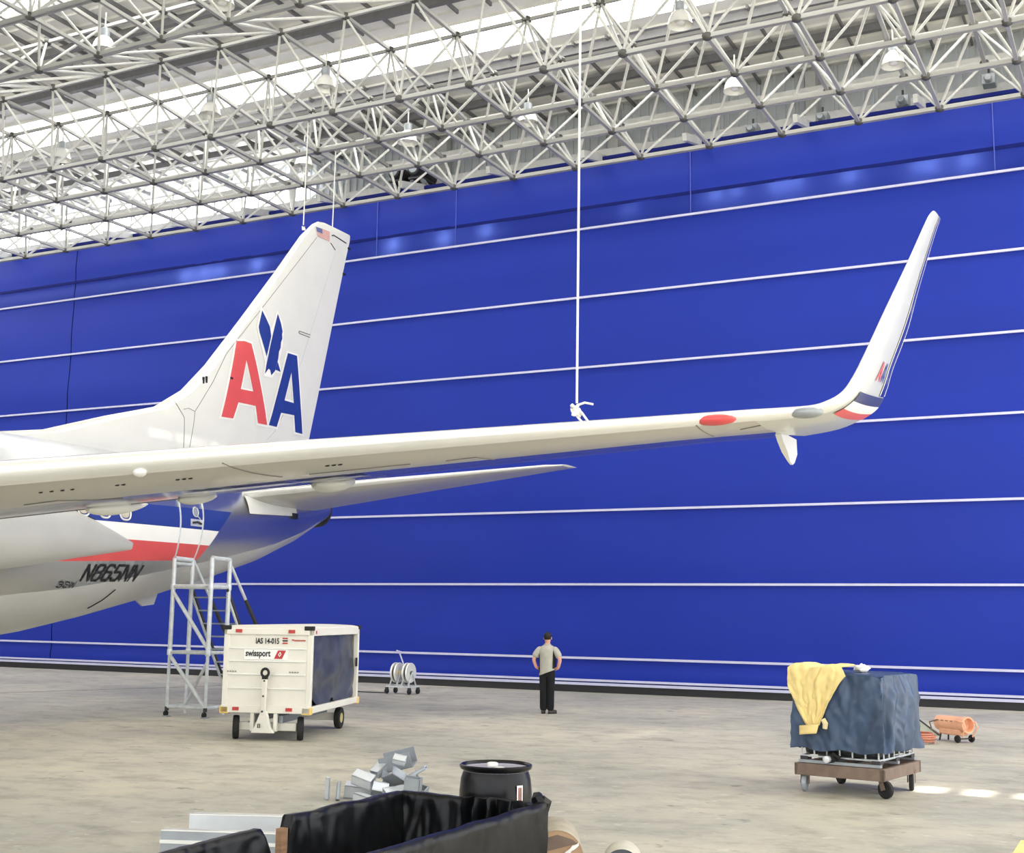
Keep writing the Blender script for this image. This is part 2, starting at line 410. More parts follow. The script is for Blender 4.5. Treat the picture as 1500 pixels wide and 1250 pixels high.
for x, z, e in ((-10.6, 14.05, 4), (-9.97, 14.05, 3), (-8.8, 14.05, 4), (-8.3, 14.05, 4), (-6.8, 14.02, 5), (-5.0, 14.02, 3), (-4.65, 14.02, 4), (-3.75, 14.0, 5), (-21.4, 13.9, 7), (-19.5, 13.9, 6), (-18.0, 13.95, 5), (-30.0, 13.85, 6), (-29.2, 13.85, 6), (-28.5, 13.85, 5), (-26.9, 13.9, 6), (-13.2, 14.0, 2)):
    pl_ = bpy.data.lights.new('added_light_behind_curtain', 'POINT'); pl_.energy = e; pl_.shadow_soft_size = .06  # point lights added behind the fabric to make bright spots on it
    po = bpy.data.objects.new('added_light_behind_curtain', pl_); C.objects.link(po); po.location = (x, 33.52, z)
dr = sroot('door_1', (-20, 33.2, 0), 'huge blue fabric hangar door curtain with thin white horizontal webbing')
ZS = [.34, .95, 3.02, 5.13, 7.28, 9.34, 11.46, 13.56]
bands = list(zip(ZS[:-1], ZS[1:]))+[(13.56, 14.2), (14.24, 15.66)]
SEAM = -35.4
for bi, (za, zb) in enumerate(bands):
    for (xa, xb) in ((-50, SEAM-.018), (SEAM+.018, 6)):
        def fn(u, v, za=za, zb=zb, xa=xa, xb=xb, bi=bi):
            X = xa+(xb-xa)*u; Z = za+(zb-za)*v
            bulge = -.03*math.sin(math.pi*v)*min(1, (zb-za)/2)-.014*math.sin(2*math.pi*v+.6*nz3(X*.1, bi, 3))
            wr = .02*nz3(X*.45, Z*.9, bi*3.1)+.012*nz3(X*1.7, Z*.4, bi)
            return (X+20, bulge+wr, Z)
        MB().grid(fn, 120 if xb > 0 else 34, 10).obj('fabric_panel', m_translucent if za == 13.56 else m_cur, dr, True, 80)
for z in ZS[1:]:
    MB().box((-2, -.05, z), (56, .05, .062)).obj('webbing_strip', m_web, dr)
MB().box((-2, -.04, .335), (56, .07, .06)).obj('webbing_strip', m_web, dr)
MB().box((-2, -.06, .235), (56, .1, .07)).obj('bottom_rail', m_web, dr)
MB().box((-2, .02, .285), (56, .06, .05)).obj('rail_groove', m_cur2, dr)
MB().box((-2, .02, .1), (56, .14, .2)).obj('rubber_skirt', m_blk, dr)
MB().box((-2, .16, 6.75), (56, .04, 13.5)).obj('backing', m_cur2, dr); MB().box((-2, .16, 14.93), (56, .04, 1.36)).obj('backing', m_cur2, dr)
MB().box((-2, .8, 14.0), (56, .04, 1.6)).obj('backing', m_cur2, dr)
MB().box((-2, -.02, 15.67), (56, .09, .1)).obj('top_hem', m_cur2, dr)
MB().box((-2, .03, 14.22), (56, .08, .1)).obj('crease_shadow', m_cur2, dr)  # dark navy strip painted as the beam's shadow along the crease
for x in (-22.0, -19.05, -11.3, -3.1): MB().box((x+20, -.035, 14.5), (.025, .03, 2.0)).obj('fabric_seam', pm('curtain_seam', (70, 86, 186), .5), dr)

# ------------------------------------------------------------------ airplane
XC = -19.9
ac = thing('airplane', (XC, 9.0, 0), 'white and bare metal jet airplane with red and blue double A on its tail', 'airplane')
ST = [(-10.5, .12, 2.75, 2.95), (-10.3, .45, 2.3, 3.25), (-9.6, .9, 1.95, 3.75), (-8.4, 1.38, 1.62, 4.45), (-6.8, 1.72, 1.42, 5.05), (-4.8, 1.87, 1.33, 5.38), (-2, 1.88, 1.3, 5.45),
      (6, 1.88, 1.31, 5.46), (10, 1.88, 1.31, 5.47), (14, 1.88, 1.32, 5.47), (16, 1.88, 1.44, 5.48), (17.5, 1.86, 1.64, 5.48), (19, 1.8, 1.93, 5.48), (21, 1.66, 2.38, 5.46), (23, 1.42, 2.87, 5.42), (24.5, 1.18, 3.28, 5.36), (26, .86, 3.82, 5.28), (27, .6, 4.28, 5.2), (27.5, .46, 4.5, 5.14)]
def stn(Y):
    for a, b in zip(ST, ST[1:]):
        if a[0] <= Y <= b[0]:
            t = (Y-a[0])/(b[0]-a[0]); return [a[k]+t*(b[k]-a[k]) for k in (1, 2, 3)]
    return list((ST[0] if Y < ST[0][0] else ST[-1])[1:])
def fus(Y, z, off=0.):
    w_, zb, zt = stn(Y); zc = (zb+zt)/2; a = (zt-zb)/2
    s_ = max(-.999, min(.999, (z-zc)/a)); c_ = math.sqrt(1-s_*s_)
    return (XC+(w_+off)*c_, Y, zc+(a+off)*s_)
NF = 64
mb = MB(); vs = []
Ys = []
for a, b in zip(ST, ST[1:]):
    k = max(1, int((b[0]-a[0])/.7)); Ys += [a[0]+(b[0]-a[0])*i/k for i in range(k)]
Ys.append(ST[-1][0])
for Y in Ys:
    w_, zb, zt = stn(Y); zc = (zb+zt)/2; a = (zt-zb)/2
    for j in range(NF):
        th = 2*math.pi*j/NF; vs.append((XC+w_*math.sin(th), Y, zc-a*math.cos(th)))
fs = []; mi = []
for i in range(len(Ys)-1):
    for j in range(NF):
        fs.append((i*NF+j, i*NF+(j+1) % NF, (i+1)*NF+(j+1) % NF, (i+1)*NF+j)); mi.append(1 if (j < 10 or j >= NF-10) and Ys[i] < 26.2 else 0)
mb.v = vs; mb.f = fs+[tuple(range(NF))]; mb.m = mi+[0]
fuse = mb.obj('fuselage', [m_alu, m_belly], ac, True, 50, world=True)
mb = MB().lathe([(.46, 0), (.44, .1), (.34, .16), (.3, .05)], (XC, 27.5, 4.82), 'y', 24, caps=True)
mb.obj('exhaust_cone', m_dkst, ac, True, world=True)
# livery bands on the port side
def band(name, z0f, z1f, ya, y1top, y1bot, mat, off):
    def fn(u, v):
        y1 = y1bot+(y1top-y1bot)*v; Y = ya+(y1-ya)*u; z = z0f(Y)+(z1f(Y)-z0f(Y))*v
        return fus(Y, z, off)
    return MB().grid(fn, 170, 8).obj(name, mat, fuse, True, 60, world=True)
l1 = lambda Y: 3.82+.012*(Y-19)
l2 = lambda Y: 3.5+.012*(Y-19)
l0 = lambda Y: 4.24+.022*(Y-19)
l3 = lambda Y: 3.09+.05*(Y-19)
band('blue_stripe', l1, l0, -6, 22.2, 21.72, m_navy, .014)
band('white_stripe', l2, l1, -6, 21.72, 21.47, m_wht, .014)
band('red_stripe', l3, l2, -6, 21.47, 21.2, m_red, .014)
# rear door outline, handle, cabin windows
def fpath(pts, r, name, mat, n=6, off=.012, parent=None, sub=6):
    P = []
    for (a, b) in zip(pts, pts[1:]):
        for k in range(sub): t = k/sub; P.append(fus(a[0]+(b[0]-a[0])*t, a[1]+(b[1]-a[1])*t, off))
    P.append(fus(*pts[-1], off))
    return MB().path(P, r, n).obj(name, mat, parent or ac, True, world=True)
dz0, dz1 = 3.2, 5.05
door = fpath([(20.36, dz0), (20.32, 3.6), (20.34, 4.3), (20.42, dz1-.12), (20.55, dz1), (20.98, dz1), (21.14, dz1-.12), (21.12, 4.3), (21.06, 3.6), (21.06, dz0), (20.36, dz0)], .022, 'cabin_door', m_scaf)
def fdisk(Y, z, ry, rz, off, n=20):
    v = [fus(Y+ry*math.cos(2*math.pi*k/n), z+rz*math.sin(2*math.pi*k/n), off) for k in range(n)]
    return MB().add(v, [tuple(range(n))])
MB().path([fus(20.84+.09*math.cos(k*.42), 4.2+.1*math.sin(k*.42), .024) for k in range(15)], .014, 5, closed=True).obj('viewport_ring', m_scaf, door, world=True)
fdisk(20.84, 4.2, .07, .08, .02).obj('viewport', m_galv2, door, world=True)
hm = MB(); hm.grid(lambda u, v: fus(20.66+.42*u, 3.9+.15*v, .02), 6, 2); hm.obj('handle_recess', m_galv, door, world=True)
MB().path([fus(20.72, 3.97, .035), fus(20.86, 3.99, .055), fus(21.0, 3.96, .035)], .025, 6).obj('handle', m_dkst, door, world=True)
MB().path([fus(20.9, 4.12, .02), fus(20.98, 4.07, .02), fus(21.02, 3.98, .02)], .012, 5).obj('vent_arm', m_scaf, door, world=True)
def rrect(cy, cz, hy, hz, n=24, e=3.2):
    out = []
    for k in range(n):
        t = 2*math.pi*k/n; c, s = math.cos(t), math.sin(t)
        out.append((cy+hy*math.copysign(abs(c)**(2/e), c), cz+hz*math.copysign(abs(s)**(2/e), s)))
    return out
for cy in [18.63-.56*k for k in range(24)]:
    if cy < 5: break
    wv = MB().add([fus(a, b, .022) for a, b in rrect(cy, 4.08, .115, .17)], [tuple(range(24))])
    wo = wv.obj('cabin_window', pm('window_shade', (196, 188, 172), .35), ac, world=True)
    MB().path([fus(a, b, .024) for a, b in rrect(cy, 4.08, .15, .21)], .02, 5, closed=True).obj('window_frame', m_lead, wo, world=True)
# registration as stroke glyphs
GL = {'N': [[(0, 0), (0, 1)], [(0, 1), (1, 0)], [(1, 0), (1, 1)]],
      '8': [[(.2, 0), (.8, 0), (1, .15), (1, .4), (.8, .52), (.2, .52), (0, .4), (0, .15), (.2, 0)], [(.2, .52), (0, .65), (0, .85), (.2, 1), (.8, 1), (1, .85), (1, .65), (.8, .52)]],
      '6': [[(1, .85), (.8, 1), (.2, 1), (0, .85), (0, .15), (.2, 0), (.8, 0), (1, .15), (1, .42), (.8, .55), (0, .55)]],
      '5': [[(1, 1), (.05, 1), (0, .55), (.8, .55), (1, .42), (1, .15), (.8, 0), (.2, 0), (0, .15)]],
      '3': [[(0, .85), (.2, 1), (.8, 1), (1, .85), (1, .65), (.8, .52), (.35, .52)], [(.8, .52), (1, .4), (1, .15), (.8, 0), (.2, 0), (0, .15)]],
      'G': [[(1, .85), (.8, 1), (.2, 1), (0, .85), (0, .15), (.2, 0), (.8, 0), (1, .15), (1, .48), (.55, .48)]],
      'W': [[(0, 1), (.15, 0)], [(.15, 0), (.5, .8)], [(.5, .8), (.85, 0)], [(.85, 0), (1, 1)]]}
def strokes(txt, wd, gap, h, th, fn, slant=.28):
    mb = MB(); x = 0
    for ch in txt:
        ww = wd*(1.25 if ch == 'W' else 1)
        for pl in GL[ch]:
            for (a, b), (c, d) in zip(pl, pl[1:]):
                p = Vector((x+a*ww, b*h)); q = Vector((x+c*ww, d*h)); dd = (q-p).normalized()*th*.42; n_ = Vector((-dd.y, dd.x))*1.19
                p2 = p-dd; q2 = q+dd
                rows = []
                for k in range(4):
                    m_ = p2+(q2-p2)*k/3
                    for sgn in (-1, 1): v = m_+n_*sgn; rows.append(fn(v.x+slant*v.y, v.y))
                mb.add(rows, [(2*k, 2*k+1, 2*k+3, 2*k+2) for k in range(3)])
        x += ww+gap
    return mb
strokes('N865NN', .195, .085, .29, .045, lambda u, v: fus(17.76+u, 2.66+.03*u+v, .012)).obj('registration_number', m_blk, ac, world=True)
strokes('3GW', .105, .055, .1, .02, lambda u, v: fus(17.19+u, 2.515+.02*u+v, .012)).obj('fleet_number', m_blk, ac, world=True)
fpath([(18.95, 2.52), (18.8, 2.3), (18.6, 2.14)], .012, 'drain_line', m_blk)
# wing to body fairing
def fair(Y):
    t = max(0, (18.9-Y)/(18.9-8)); k = min(1, t*2.2)**.55
    return k
fv = []; YF = [18.9, 18.86, 18.7, 18.3, 17.8, 17.2, 16.4, 15.4, 14, 12, 9, 6, 3, 0.5]
for Y in YF:
    zt = 3.44+min(.55, (18.9-Y)*.34)-.02*max(0, 16.5-Y); zb = 3.28-min(1.9, (18.9-Y)*.16); g = .02+.42*(max(0, min(1, (18.9-Y)/5.0))**.75)
    for k in range(13):
        v = k/12; z = zb+(zt-zb)*v; e = (math.sin(math.pi*min(1, v*1.0)))**.5 if 0 < v < 1 else 0
        if v > .6: e = max(e, 1-((v-.6)/.4)**6*.95)
        x, y_, z_ = fus(Y, z, -.03); fv.append((x+.03+g*e, y_, z_))
fb = MB().add(fv, [(i*13+j, i*13+j+1, (i+1)*13+j+1, (i+1)*13+j) for i in range(len(YF)-1) for j in range(12)])
MB().path([fv[i*13+12] for i in range(4, 11)], .018, 6).obj('fairing_seal', m_blk, ac, True, world=True)
fb.obj('wing_body_fairing', m_belly, ac, True, 60, world=True)
# generic lifting surface
def yt(c): return 5*(.2969*math.sqrt(max(c, 0))-.126*c-.3516*c*c+.2843*c**3-.1036*c**4)
class Surf:
    def __init__(s, secs, cr=False):
        s.cr = cr; s.s = [(Vector(a), Vector(b), t, Vector(n).normalized()) for a, b, t, n in secs]
    def pt(s, u, c, side, off=0.):
        i = max(0, min(len(s.s)-2, int(u))); f = u-i
        a, b = s.s[i], s.s[i+1]
        le = a[0].lerp(b[0], f); te = a[1].lerp(b[1], f); t = a[2]+(b[2]-a[2])*f; n = a[3].lerp(b[3], f).normalized()
        ch = (te-le).length
        if s.cr:
            p0, p3 = s.s[max(0, i-1)], s.s[min(len(s.s)-1, i+2)]
            def C_(k): return .5*((2*a[k])+(b[k]-p0[k])*f+(2*p0[k]-5*a[k]+4*b[k]-p3[k])*f*f+(3*a[k]-p0[k]-3*b[k]+p3[k])*f**3)
            le = C_(0); te = C_(1); n = C_(3).normalized(); ch = (te-le).length
        return le+(te-le)*c+n*side*(yt(c)*t*ch+off)
    def skin(s, ca, cb, nu=4, nc=10, caps=True):
        mb = MB(); cs = [ca+(cb-ca)*(k/nc)**(2 if ca == 0 else 1) for k in range(nc+1)]
        ring = [(c, 1) for c in cs[::-1]]+[(c, -1) for c in (cs[1:] if ca == 0 else cs)]
        nr = len(ring); us = [i+k/nu for i in range(len(s.s)-1) for k in range(nu)]+[len(s.s)-1]
        vs = [s.pt(u, c, sd) for u in us for c, sd in ring]
        fs = [(i*nr+j, i*nr+j+1, (i+1)*nr+j+1, (i+1)*nr+j) for i in range(len(us)-1) for j in range(nr-1)]
        fs += [(i*nr+nr-1, i*nr, (i+1)*nr, (i+1)*nr+nr-1) for i in range(len(us)-1)]
        fs += [tuple(range(nr)), tuple(range((len(us)-1)*nr, len(us)*nr))[::-1]]
        return mb.add(vs, fs)
    def strip(s, u0, u1, c0, c1, side, off, nu=12, nc=2):
        return MB().grid(lambda a, b: s.pt(u0+(u1-u0)*a, c0+(c1-c0)*b, side, off), nu, nc)
    def line(s, pts, side, r=.008, off=.002):
        P = []
        for (a, b) in zip(pts, pts[1:]):
            for k in range(6): t = k/6; P.append(s.pt(a[0]+(b[0]-a[0])*t, a[1]+(b[1]-a[1])*t, side, off))
        P.append(s.pt(pts[-1][0], pts[-1][1], side, off))
        return MB().path(P, r, 5)
# port wing; u index: 0 root .. 1 kink .. 2 (x=-9) 3 (-6) 4 (-4)
nrm = (-.1, 0, 1)
wing = Surf([((-18.3, 3.0, 2.35), (-18.3, 10.4, 2.45), .135, nrm), ((-14.1, 5.35, 2.82), (-14.1, 9.9, 2.95), .12, nrm), ((-9, 8.016, 3.352), (-9, 11.25, 3.46), .108, nrm), ((-6, 9.585, 3.663), (-6, 12.05, 3.742), .104, nrm), ((-4, 10.63, 3.87), (-4, 12.58, 3.932), .1, nrm), ((-3.2, 11.05, 3.955), (-3.15, 12.8, 3.98), .1, nrm)])
wg = wing.skin(.06, .42, 6, 8).obj('wing', m_wing, ac, True, 40, world=True)
m_flap = pm('glossy_flap_grey', (176, 178, 186), .12, .95, .05, 1.5)
wing.skin(.422, 1, 6, 8).obj('aileron_and_flaps', m_flap, wg, True, 40, world=True)
wing.skin(0, .06, 6, 6).obj('wing_leading_edge', m_lead, wg, True, 50, world=True)
wl = Surf([((-3.2, 11.05, 3.955), (-3.15, 12.8, 3.98), .1, (-.1, 0, 1)), ((-2.76, 11.28, 4.0), (-2.8, 12.85, 4.04), .1, (-.2, 0, 1)), ((-2.58, 11.33, 4.045), (-2.56, 12.9, 4.15), .1, (-.45, 0, .9)), ((-2.44, 11.39, 4.14), (-2.42, 12.95, 4.27), .1, (-.75, 0, .65)), ((-2.35, 11.48, 4.3), (-2.35, 13.0, 4.45), .1, (-.9, 0, .42)), ((-2.28, 11.66, 4.54), (-2.3, 13.1, 4.68), .095, (-.96, 0, .26)), ((-2.18, 12.25, 5.12), (-2.2, 13.45, 5.15), .09, (-.98, 0, .18)), ((-2.09, 12.98, 5.75), (-2.13, 13.85, 5.7), .085, (-.98, 0, .15)), ((-2.02, 13.86, 6.45), (-2.04, 14.42, 6.4), .085, (-.98, 0, .12)), ((-2.0, 14.12, 6.62), (-2.0, 14.66, 6.68), .08, (-.98, 0, .12)), ((-2.0, 14.26, 6.68), (-2.0, 14.68, 6.73), .06, (-.98, 0, .12))], True)
wlo = wl.skin(.07, 1, 4, 8).obj('winglet', pm('winglet_cream_white', (196, 198, 192), .3, 0, .04, 2, coat=.2), ac, True, 45, world=True)
wl.skin(0, .07, 4, 5).obj('winglet_leading_edge', m_lead, wlo, True, 50, world=True)
wl.strip(2.2, 9.4, .76, .98, 1, .006, 30, 4).obj('trailing_edge_strip', m_flap, wlo, True, world=True)
for c0, c1 in ((.7, .735), (.965, .995)): wl.strip(3.6, 9.4, c0, c1, -1, .009, 30).obj('trailing_edge_line', m_wht, wlo, True, world=True)
wl.strip(3.55, 9.3, .735, .965, -1, .006, 30, 4).obj('trailing_edge_strip', m_flap, wlo, True, world=True)
for (a, b, mm) in ((1.9, 2.4, m_red), (2.4, 2.95, m_wht), (2.95, 3.5, pm('navy_stripe', (34, 44, 92), .35))):
    wl.strip(a, b, .12, .99, -1, .008, 8, 10).obj('winglet_stripe', mm, wlo, True, world=True)
    wl.strip(a, b, .45, .99, 1, .008, 8, 10).obj('winglet_stripe', mm, wlo, True, world=True)
AA = [([(0, 0), (.12, 0), (.2, .28), (.45, .28), (.52, 0), (.64, 0), (.4, 1), (.24, 1)], [(.24, .42), (.41, .42), (.32, .8)])]
for dx, mm in ((0, m_red), (.7, m_navy)):
    poly_mb([[(a+dx, b) for a, b in l] for l in AA[0]], lambda a, b: wl.pt(4.2+.8*b, .3+.24*a, -1, .01)).obj('double_letter_mark', mm, wlo, world=True)
# details under the wing (u, chord)
nav = wl.pt(.15, .012, -1); 
MB().sphere(wing.pt(4.62, .014, -1), (.2, .1, .05), 10).obj('navigation_light', m_red, wg, True, world=True)
MB().sphere(wl.pt(.98, .016, -1), (.16, .1, .05), 10).obj('strobe_light', m_galv2, wg, True, world=True)
def canoe(u, c0, c1, wd, dp, name='flap_track_fairing', mat=None, zt=0.0):
    a = wing.pt(u, c0, -1); b = wing.pt(u, min(1, c1), -1); b = a+(b-a)*((c1-c0)/(min(1, c1)-c0)); pts = []; vs = []; n = 12; m_ = 12
    for i in range(n+1):
        t = i/n; e = math.sin(math.pi*min(.995, max(.03, t**.8)))**.7; c = a+(b-a)*t
        for j in range(m_):
            th = 2*math.pi*j/m_; vs.append((c.x+wd*e*math.cos(th), c.y, c.z+zt-.02+dp*e*math.sin(th)))
    mb = MB().add(vs, [(i*m_+j, i*m_+(j+1) % m_, (i+1)*m_+(j+1) % m_, (i+1)*m_+j) for i in range(n) for j in range(m_)]+[tuple(range(m_)), tuple(range(n*m_, n*m_+m_))])
    return mb.obj(name, mat or m_belly, wg, True, 60, world=True)
canoe(2.38, .74, 1.0, .16, .1)
canoe(1.9, .84, 1.03, .1, .07)
canoe(1.72, .8, 1.06, .17, .09, 'flap_track_fairing', m_paint)
canoe(1.2, .7, 1.04, .16, .1)
# small vertical fairing near the tip
pf = MB().prism([(0, .05), (.62, .05), (.64, -.1), (.6, -.19), (.52, -.22), (.42, -.2), (.26, -.12), (.1, -.03)], lambda a, b, k: (-3.22+.06*(k-.5)*(1 if b > -.15 else .4), 12.0+a, 3.87+b))
pf.obj('tip_fairing', m_paint, wg, True, 40, world=True)
wing.strip(2.1, 2.42, .49, .58, -1, .012, 10).obj('flap_panel', m_paint, wg, True, world=True)
wing.strip(2.44, 2.66, .49, .57, -1, .012, 6).obj('flap_panel', m_galv2, wg, True, world=True)
wing.strip(2.05, 2.34, .8, .86, -1, .014, 10).obj('flap_lip', m_wht, wg, True, world=True)
wing.strip(2.44, 2.58, .8, .85, -1, .014, 6).obj('flap_lip', m_wht, wg, True, world=True)
for pts in ([(2.5, .03), (2.52, .3)], [(1.83, .35), (1.9, .33), (1.95, .48)], [(3.0, .3), (3.14, .28), (3.15, .42)], [(2.6, .3), (2.9, .29)], [(4.4, .05), (4.37, .35)], [(1.2, .93), (1.9, .93)], [(4.75, .2), (5, .14)]):
    wing.line(pts, -1, .007).obj('panel_line', m_line, wg, world=True)
for u0, n_ in ((1.62, 3), (1.95, 4), (2.13, 2), (2.3, 3), (2.72, 3)):
    for k in range(n_):
        p = wing.pt(u0+k*.018, .16, -1, .001); MB().sphere(p, (.03, .012, .01), 4).obj('drain_hole', m_blk, wg, world=True)
for u in (1.79, 2.27): MB().sphere(wing.pt(u, .045, -1), (.07, .06, .05), 8).obj('sensor_blister', m_lead, wg, True, world=True)
# vertical fin
def fin_sec(z, le, te, t): return ((XC, le, z), (XC, te, z), t, (1, 0, 0))
FS = [(5.0, 15.0, 26.7, .02), (5.35, 16.2, 26.75, .025), (5.52, 17.0, 26.78, .032), (5.7, 18.05, 26.8, .045), (6.21, 19.65, 26.9, .058), (6.65, 21.17, 27.03, .075), (7.17, 22.03, 27.17, .09), (7.91, 22.8, 27.37, .095), (9.25, 23.96, 27.72, .1), (10.75, 25.22, 28.11, .1), (12.1, 26.31, 28.47, .1), (12.55, 26.8, 28.6, .095), (12.7, 27.05, 28.62, .07), (12.75, 27.3, 28.6, .03)]
fin = Surf([fin_sec(*q) for q in FS])
fo = fin.skin(.05, .72, 3, 8).obj('vertical_fin', m_paint, ac, True, 45, world=True)
fin.skin(0, .05, 3, 5).obj('fin_leading_edge', m_lead, fo, True, 50, world=True)  # bare metal edge, its bright reflection put into a lighter colour
rud = Surf([fin_sec(*q) for q in FS[3:-2]])
rud.skin(.722, 1, 3, 5).obj('rudder', m_paint, ac, True, 45, world=True)
Surf([fin_sec(*q) for q in FS[-3:]]).skin(.722, 1, 3, 5).obj('rudder_tip', m_paint, ac, True, 45, world=True)
def fin_x(Y, z):
    for k in range(len(FS)-1):
        if FS[k][0] <= z <= FS[k+1][0]:
            f = (z-FS[k][0])/(FS[k+1][0]-FS[k][0]); break
    else: k, f = len(FS)-2, 1
    le = FS[k][1]+f*(FS[k+1][1]-FS[k][1]); te = FS[k][2]+f*(FS[k+1][2]-FS[k][2]); t = FS[k][3]+f*(FS[k+1][3]-FS[k][3])
    c = max(.001, min(1, (Y-le)/(te-le)))
    return XC+yt(c)*t*(te-le)
def on_fin(off): return lambda Y, z: (fin_x(Y, z)+off, Y, z)
def subdiv_obj(mb, name, mat, off, cuts=5):
    bm = bmesh.new(); vs = [bm.verts.new((0, a, b)) for _, a, b in mb.v]
    for f in mb.f:
        try: bm.faces.new([vs[i] for i in f])
        except ValueError: pass
    bmesh.ops.subdivide_edges(bm, edges=bm.edges[:], cuts=cuts, use_grid_fill=True)
    bmesh.ops.triangulate(bm, faces=bm.faces[:])
    out = MB(); bm.verts.index_update()
    out.add([on_fin(off)(v.co.y, v.co.z) for v in bm.verts], [tuple(v.index for v in f.verts) for f in bm.faces]); bm.free()
    return out.obj(name, mat, ac, True, 60, world=True)
flat = lambda a, b: (0, a, b)
redA = [(23.73, 8.67), (23.99, 8.72), (24.23, 8.7), (25.03, 6.77), (24.64, 6.76), (24.48, 7.17), (23.79, 7.15), (23.64, 6.73), (23.2, 6.71)]
redH = [(24.05, 8.25), (24.35, 7.51), (23.86, 7.49)]
redO = [(23.68, 8.72), (24.0, 8.77), (24.27, 8.75), (25.11, 6.71), (24.59, 6.71), (24.44, 7.12), (23.84, 7.11), (23.69, 6.69), (23.13, 6.66)]
bluA = [(25.74, 8.76), (26.17, 8.77), (26.67, 6.77), (26.32, 6.77), (26.21, 7.2), (25.59, 7.17), (25.45, 6.78), (25.1, 6.78)]
bluH = [(25.95, 8.29), (26.15, 7.51), (25.71, 7.51)]
bluO = [(25.69, 8.81), (26.23, 8.82), (26.74, 6.72), (26.26, 6.71), (26.16, 7.14), (25.64, 7.13), (25.49, 6.72), (25.03, 6.73)]
for nm, lo, ma, of in (('letter_outline', [redO, [(24.05, 8.12), (24.29, 7.55), (23.92, 7.53)]], m_wht, .01), ('letter_outline', [bluO, [(25.95, 8.14), (26.1, 7.56), (25.77, 7.56)]], m_wht, .011), ('letter_a', [redA, redH], m_red, .018), ('letter_a', [bluA, bluH], m_navy, .019)):
    subdiv_obj(poly_mb(lo, flat), nm, ma, of)
W1 = [(24.65, 9.65), (24.76, 9.5), (24.93, 9.28), (24.99, 9.05), (24.83, 8.49), (24.53, 9.05), (24.5, 9.19)]
W2 = [(25.24, 9.69), (25.36, 9.5), (25.39, 9.44), (25.46, 9.27), (25.44, 9.2), (25.46, 9.08), (25.41, 8.98), (25.4, 8.82), (25.34, 8.72), (25.32, 8.52), (25.2, 8.18), (25.06, 8.05), (25.0, 8.17), (24.93, 8.2), (24.79, 8.04), (24.83, 8.27), (24.98, 8.86), (25.12, 9.33)]
WT = [(25.3, 8.45), (25.46, 8.2), (25.32, 8.22), (25.22, 8.22)]
WO = [(24.63, 9.77), (24.83, 9.52), (24.99, 9.24), (25.08, 9.42), (25.22, 9.8), (25.43, 9.52), (25.52, 9.25), (25.48, 8.83), (25.38, 8.5), (25.52, 8.17), (25.22, 8.16), (25.12, 7.99), (24.75, 7.97), (24.77, 8.32), (24.49, 9.0), (24.44, 9.18)]
subdiv_obj(poly_mb([WO], flat), 'eagle_outline', m_wht, .012)
for q in (W1, W2, WT): subdiv_obj(poly_mb([q], flat), 'eagle_wing', m_navy, .02)
# flag near the fin tip
def quad(a, b, c, d, u0, u1, v0, v1):
    def P(u, v): return tuple((a[k]*(1-u)+b[k]*u)*(1-v)+(d[k]*(1-u)+c[k]*u)*v for k in (0, 1))
    return [P(u0, v0), P(u1, v0), P(u1, v1), P(u0, v1)]
FQ = ((26.88, 12.5), (27.5, 12.52), (27.5, 12.25), (26.92, 12.24))
fl = subdiv_obj(poly_mb([quad(*FQ, 0, 1, 0, 1)], flat), 'flag_field', pm('flag_white', (228, 214, 208), .5), .01)
for k in range(7): subdiv_obj(poly_mb([quad(*FQ, 0 if k > 3 else .42, 1, k*2/13, (k*2+1)/13)], flat), 'flag_stripe', pm('flag_red', (206, 128, 118), .5), .014, 2)
subdiv_obj(poly_mb([quad(*FQ, 0, .42, 0, 7/13)], flat), 'flag_canton', pm('flag_blue', (98, 102, 150), .5), .014, 2)
def finline(pts, r, name='fin_seam', mat=None):
    P = []
    for a, b in zip(pts, pts[1:]):
        for k in range(5): t = k/5; P.append(on_fin(.004)(a[0]+(b[0]-a[0])*t, a[1]+(b[1]-a[1])*t))
    P.append(on_fin(.004)(*pts[-1])); MB().path(P, r, 5).obj(name, mat or m_line, fo, world=True)
finline([(27.62, 12.45), (27.7, 12.49), (28.4, 12.46)], .018, 'fin_seam', m_dkst)
finline([(27.57, 12.23), (27.82, 12.1)], .014, 'fin_seam', m_dkst)
finline([(26.77, 9.46), (26.24, 9.45), (26.21, 9.42), (26.24, 9.39), (26.75, 9.39)], .012)
finline([(23.4, 8.3), (26.9, 12.2)], .006); finline([(22.0, 5.8), (21.95, 6.5), (21.7, 6.85)], .007); finline([(22.2, 5.8), (22.3, 6.7), (22.1, 6.75), (21.95, 6.7)], .006); finline([(22.3, 6.7), (22.9, 7.5), (23.4, 8.3)], .006)
for k in range(2): MB().box(on_fin(.002)(22.62+k*.09, 7.5+k*.03), (.03, .05, .16)).obj('static_port', m_blk, fo, world=True)
MB().box(on_fin(.01)(23.52, 7.7), (.03, .09, .05)).obj('access_plug', m_blk, fo, world=True)
for z in (12.35, 11.55): MB().box((XC, 28.66-.25*(12.7-z), z), (.05, .12, .05)).obj('static_wick', m_blk, fo, world=True)
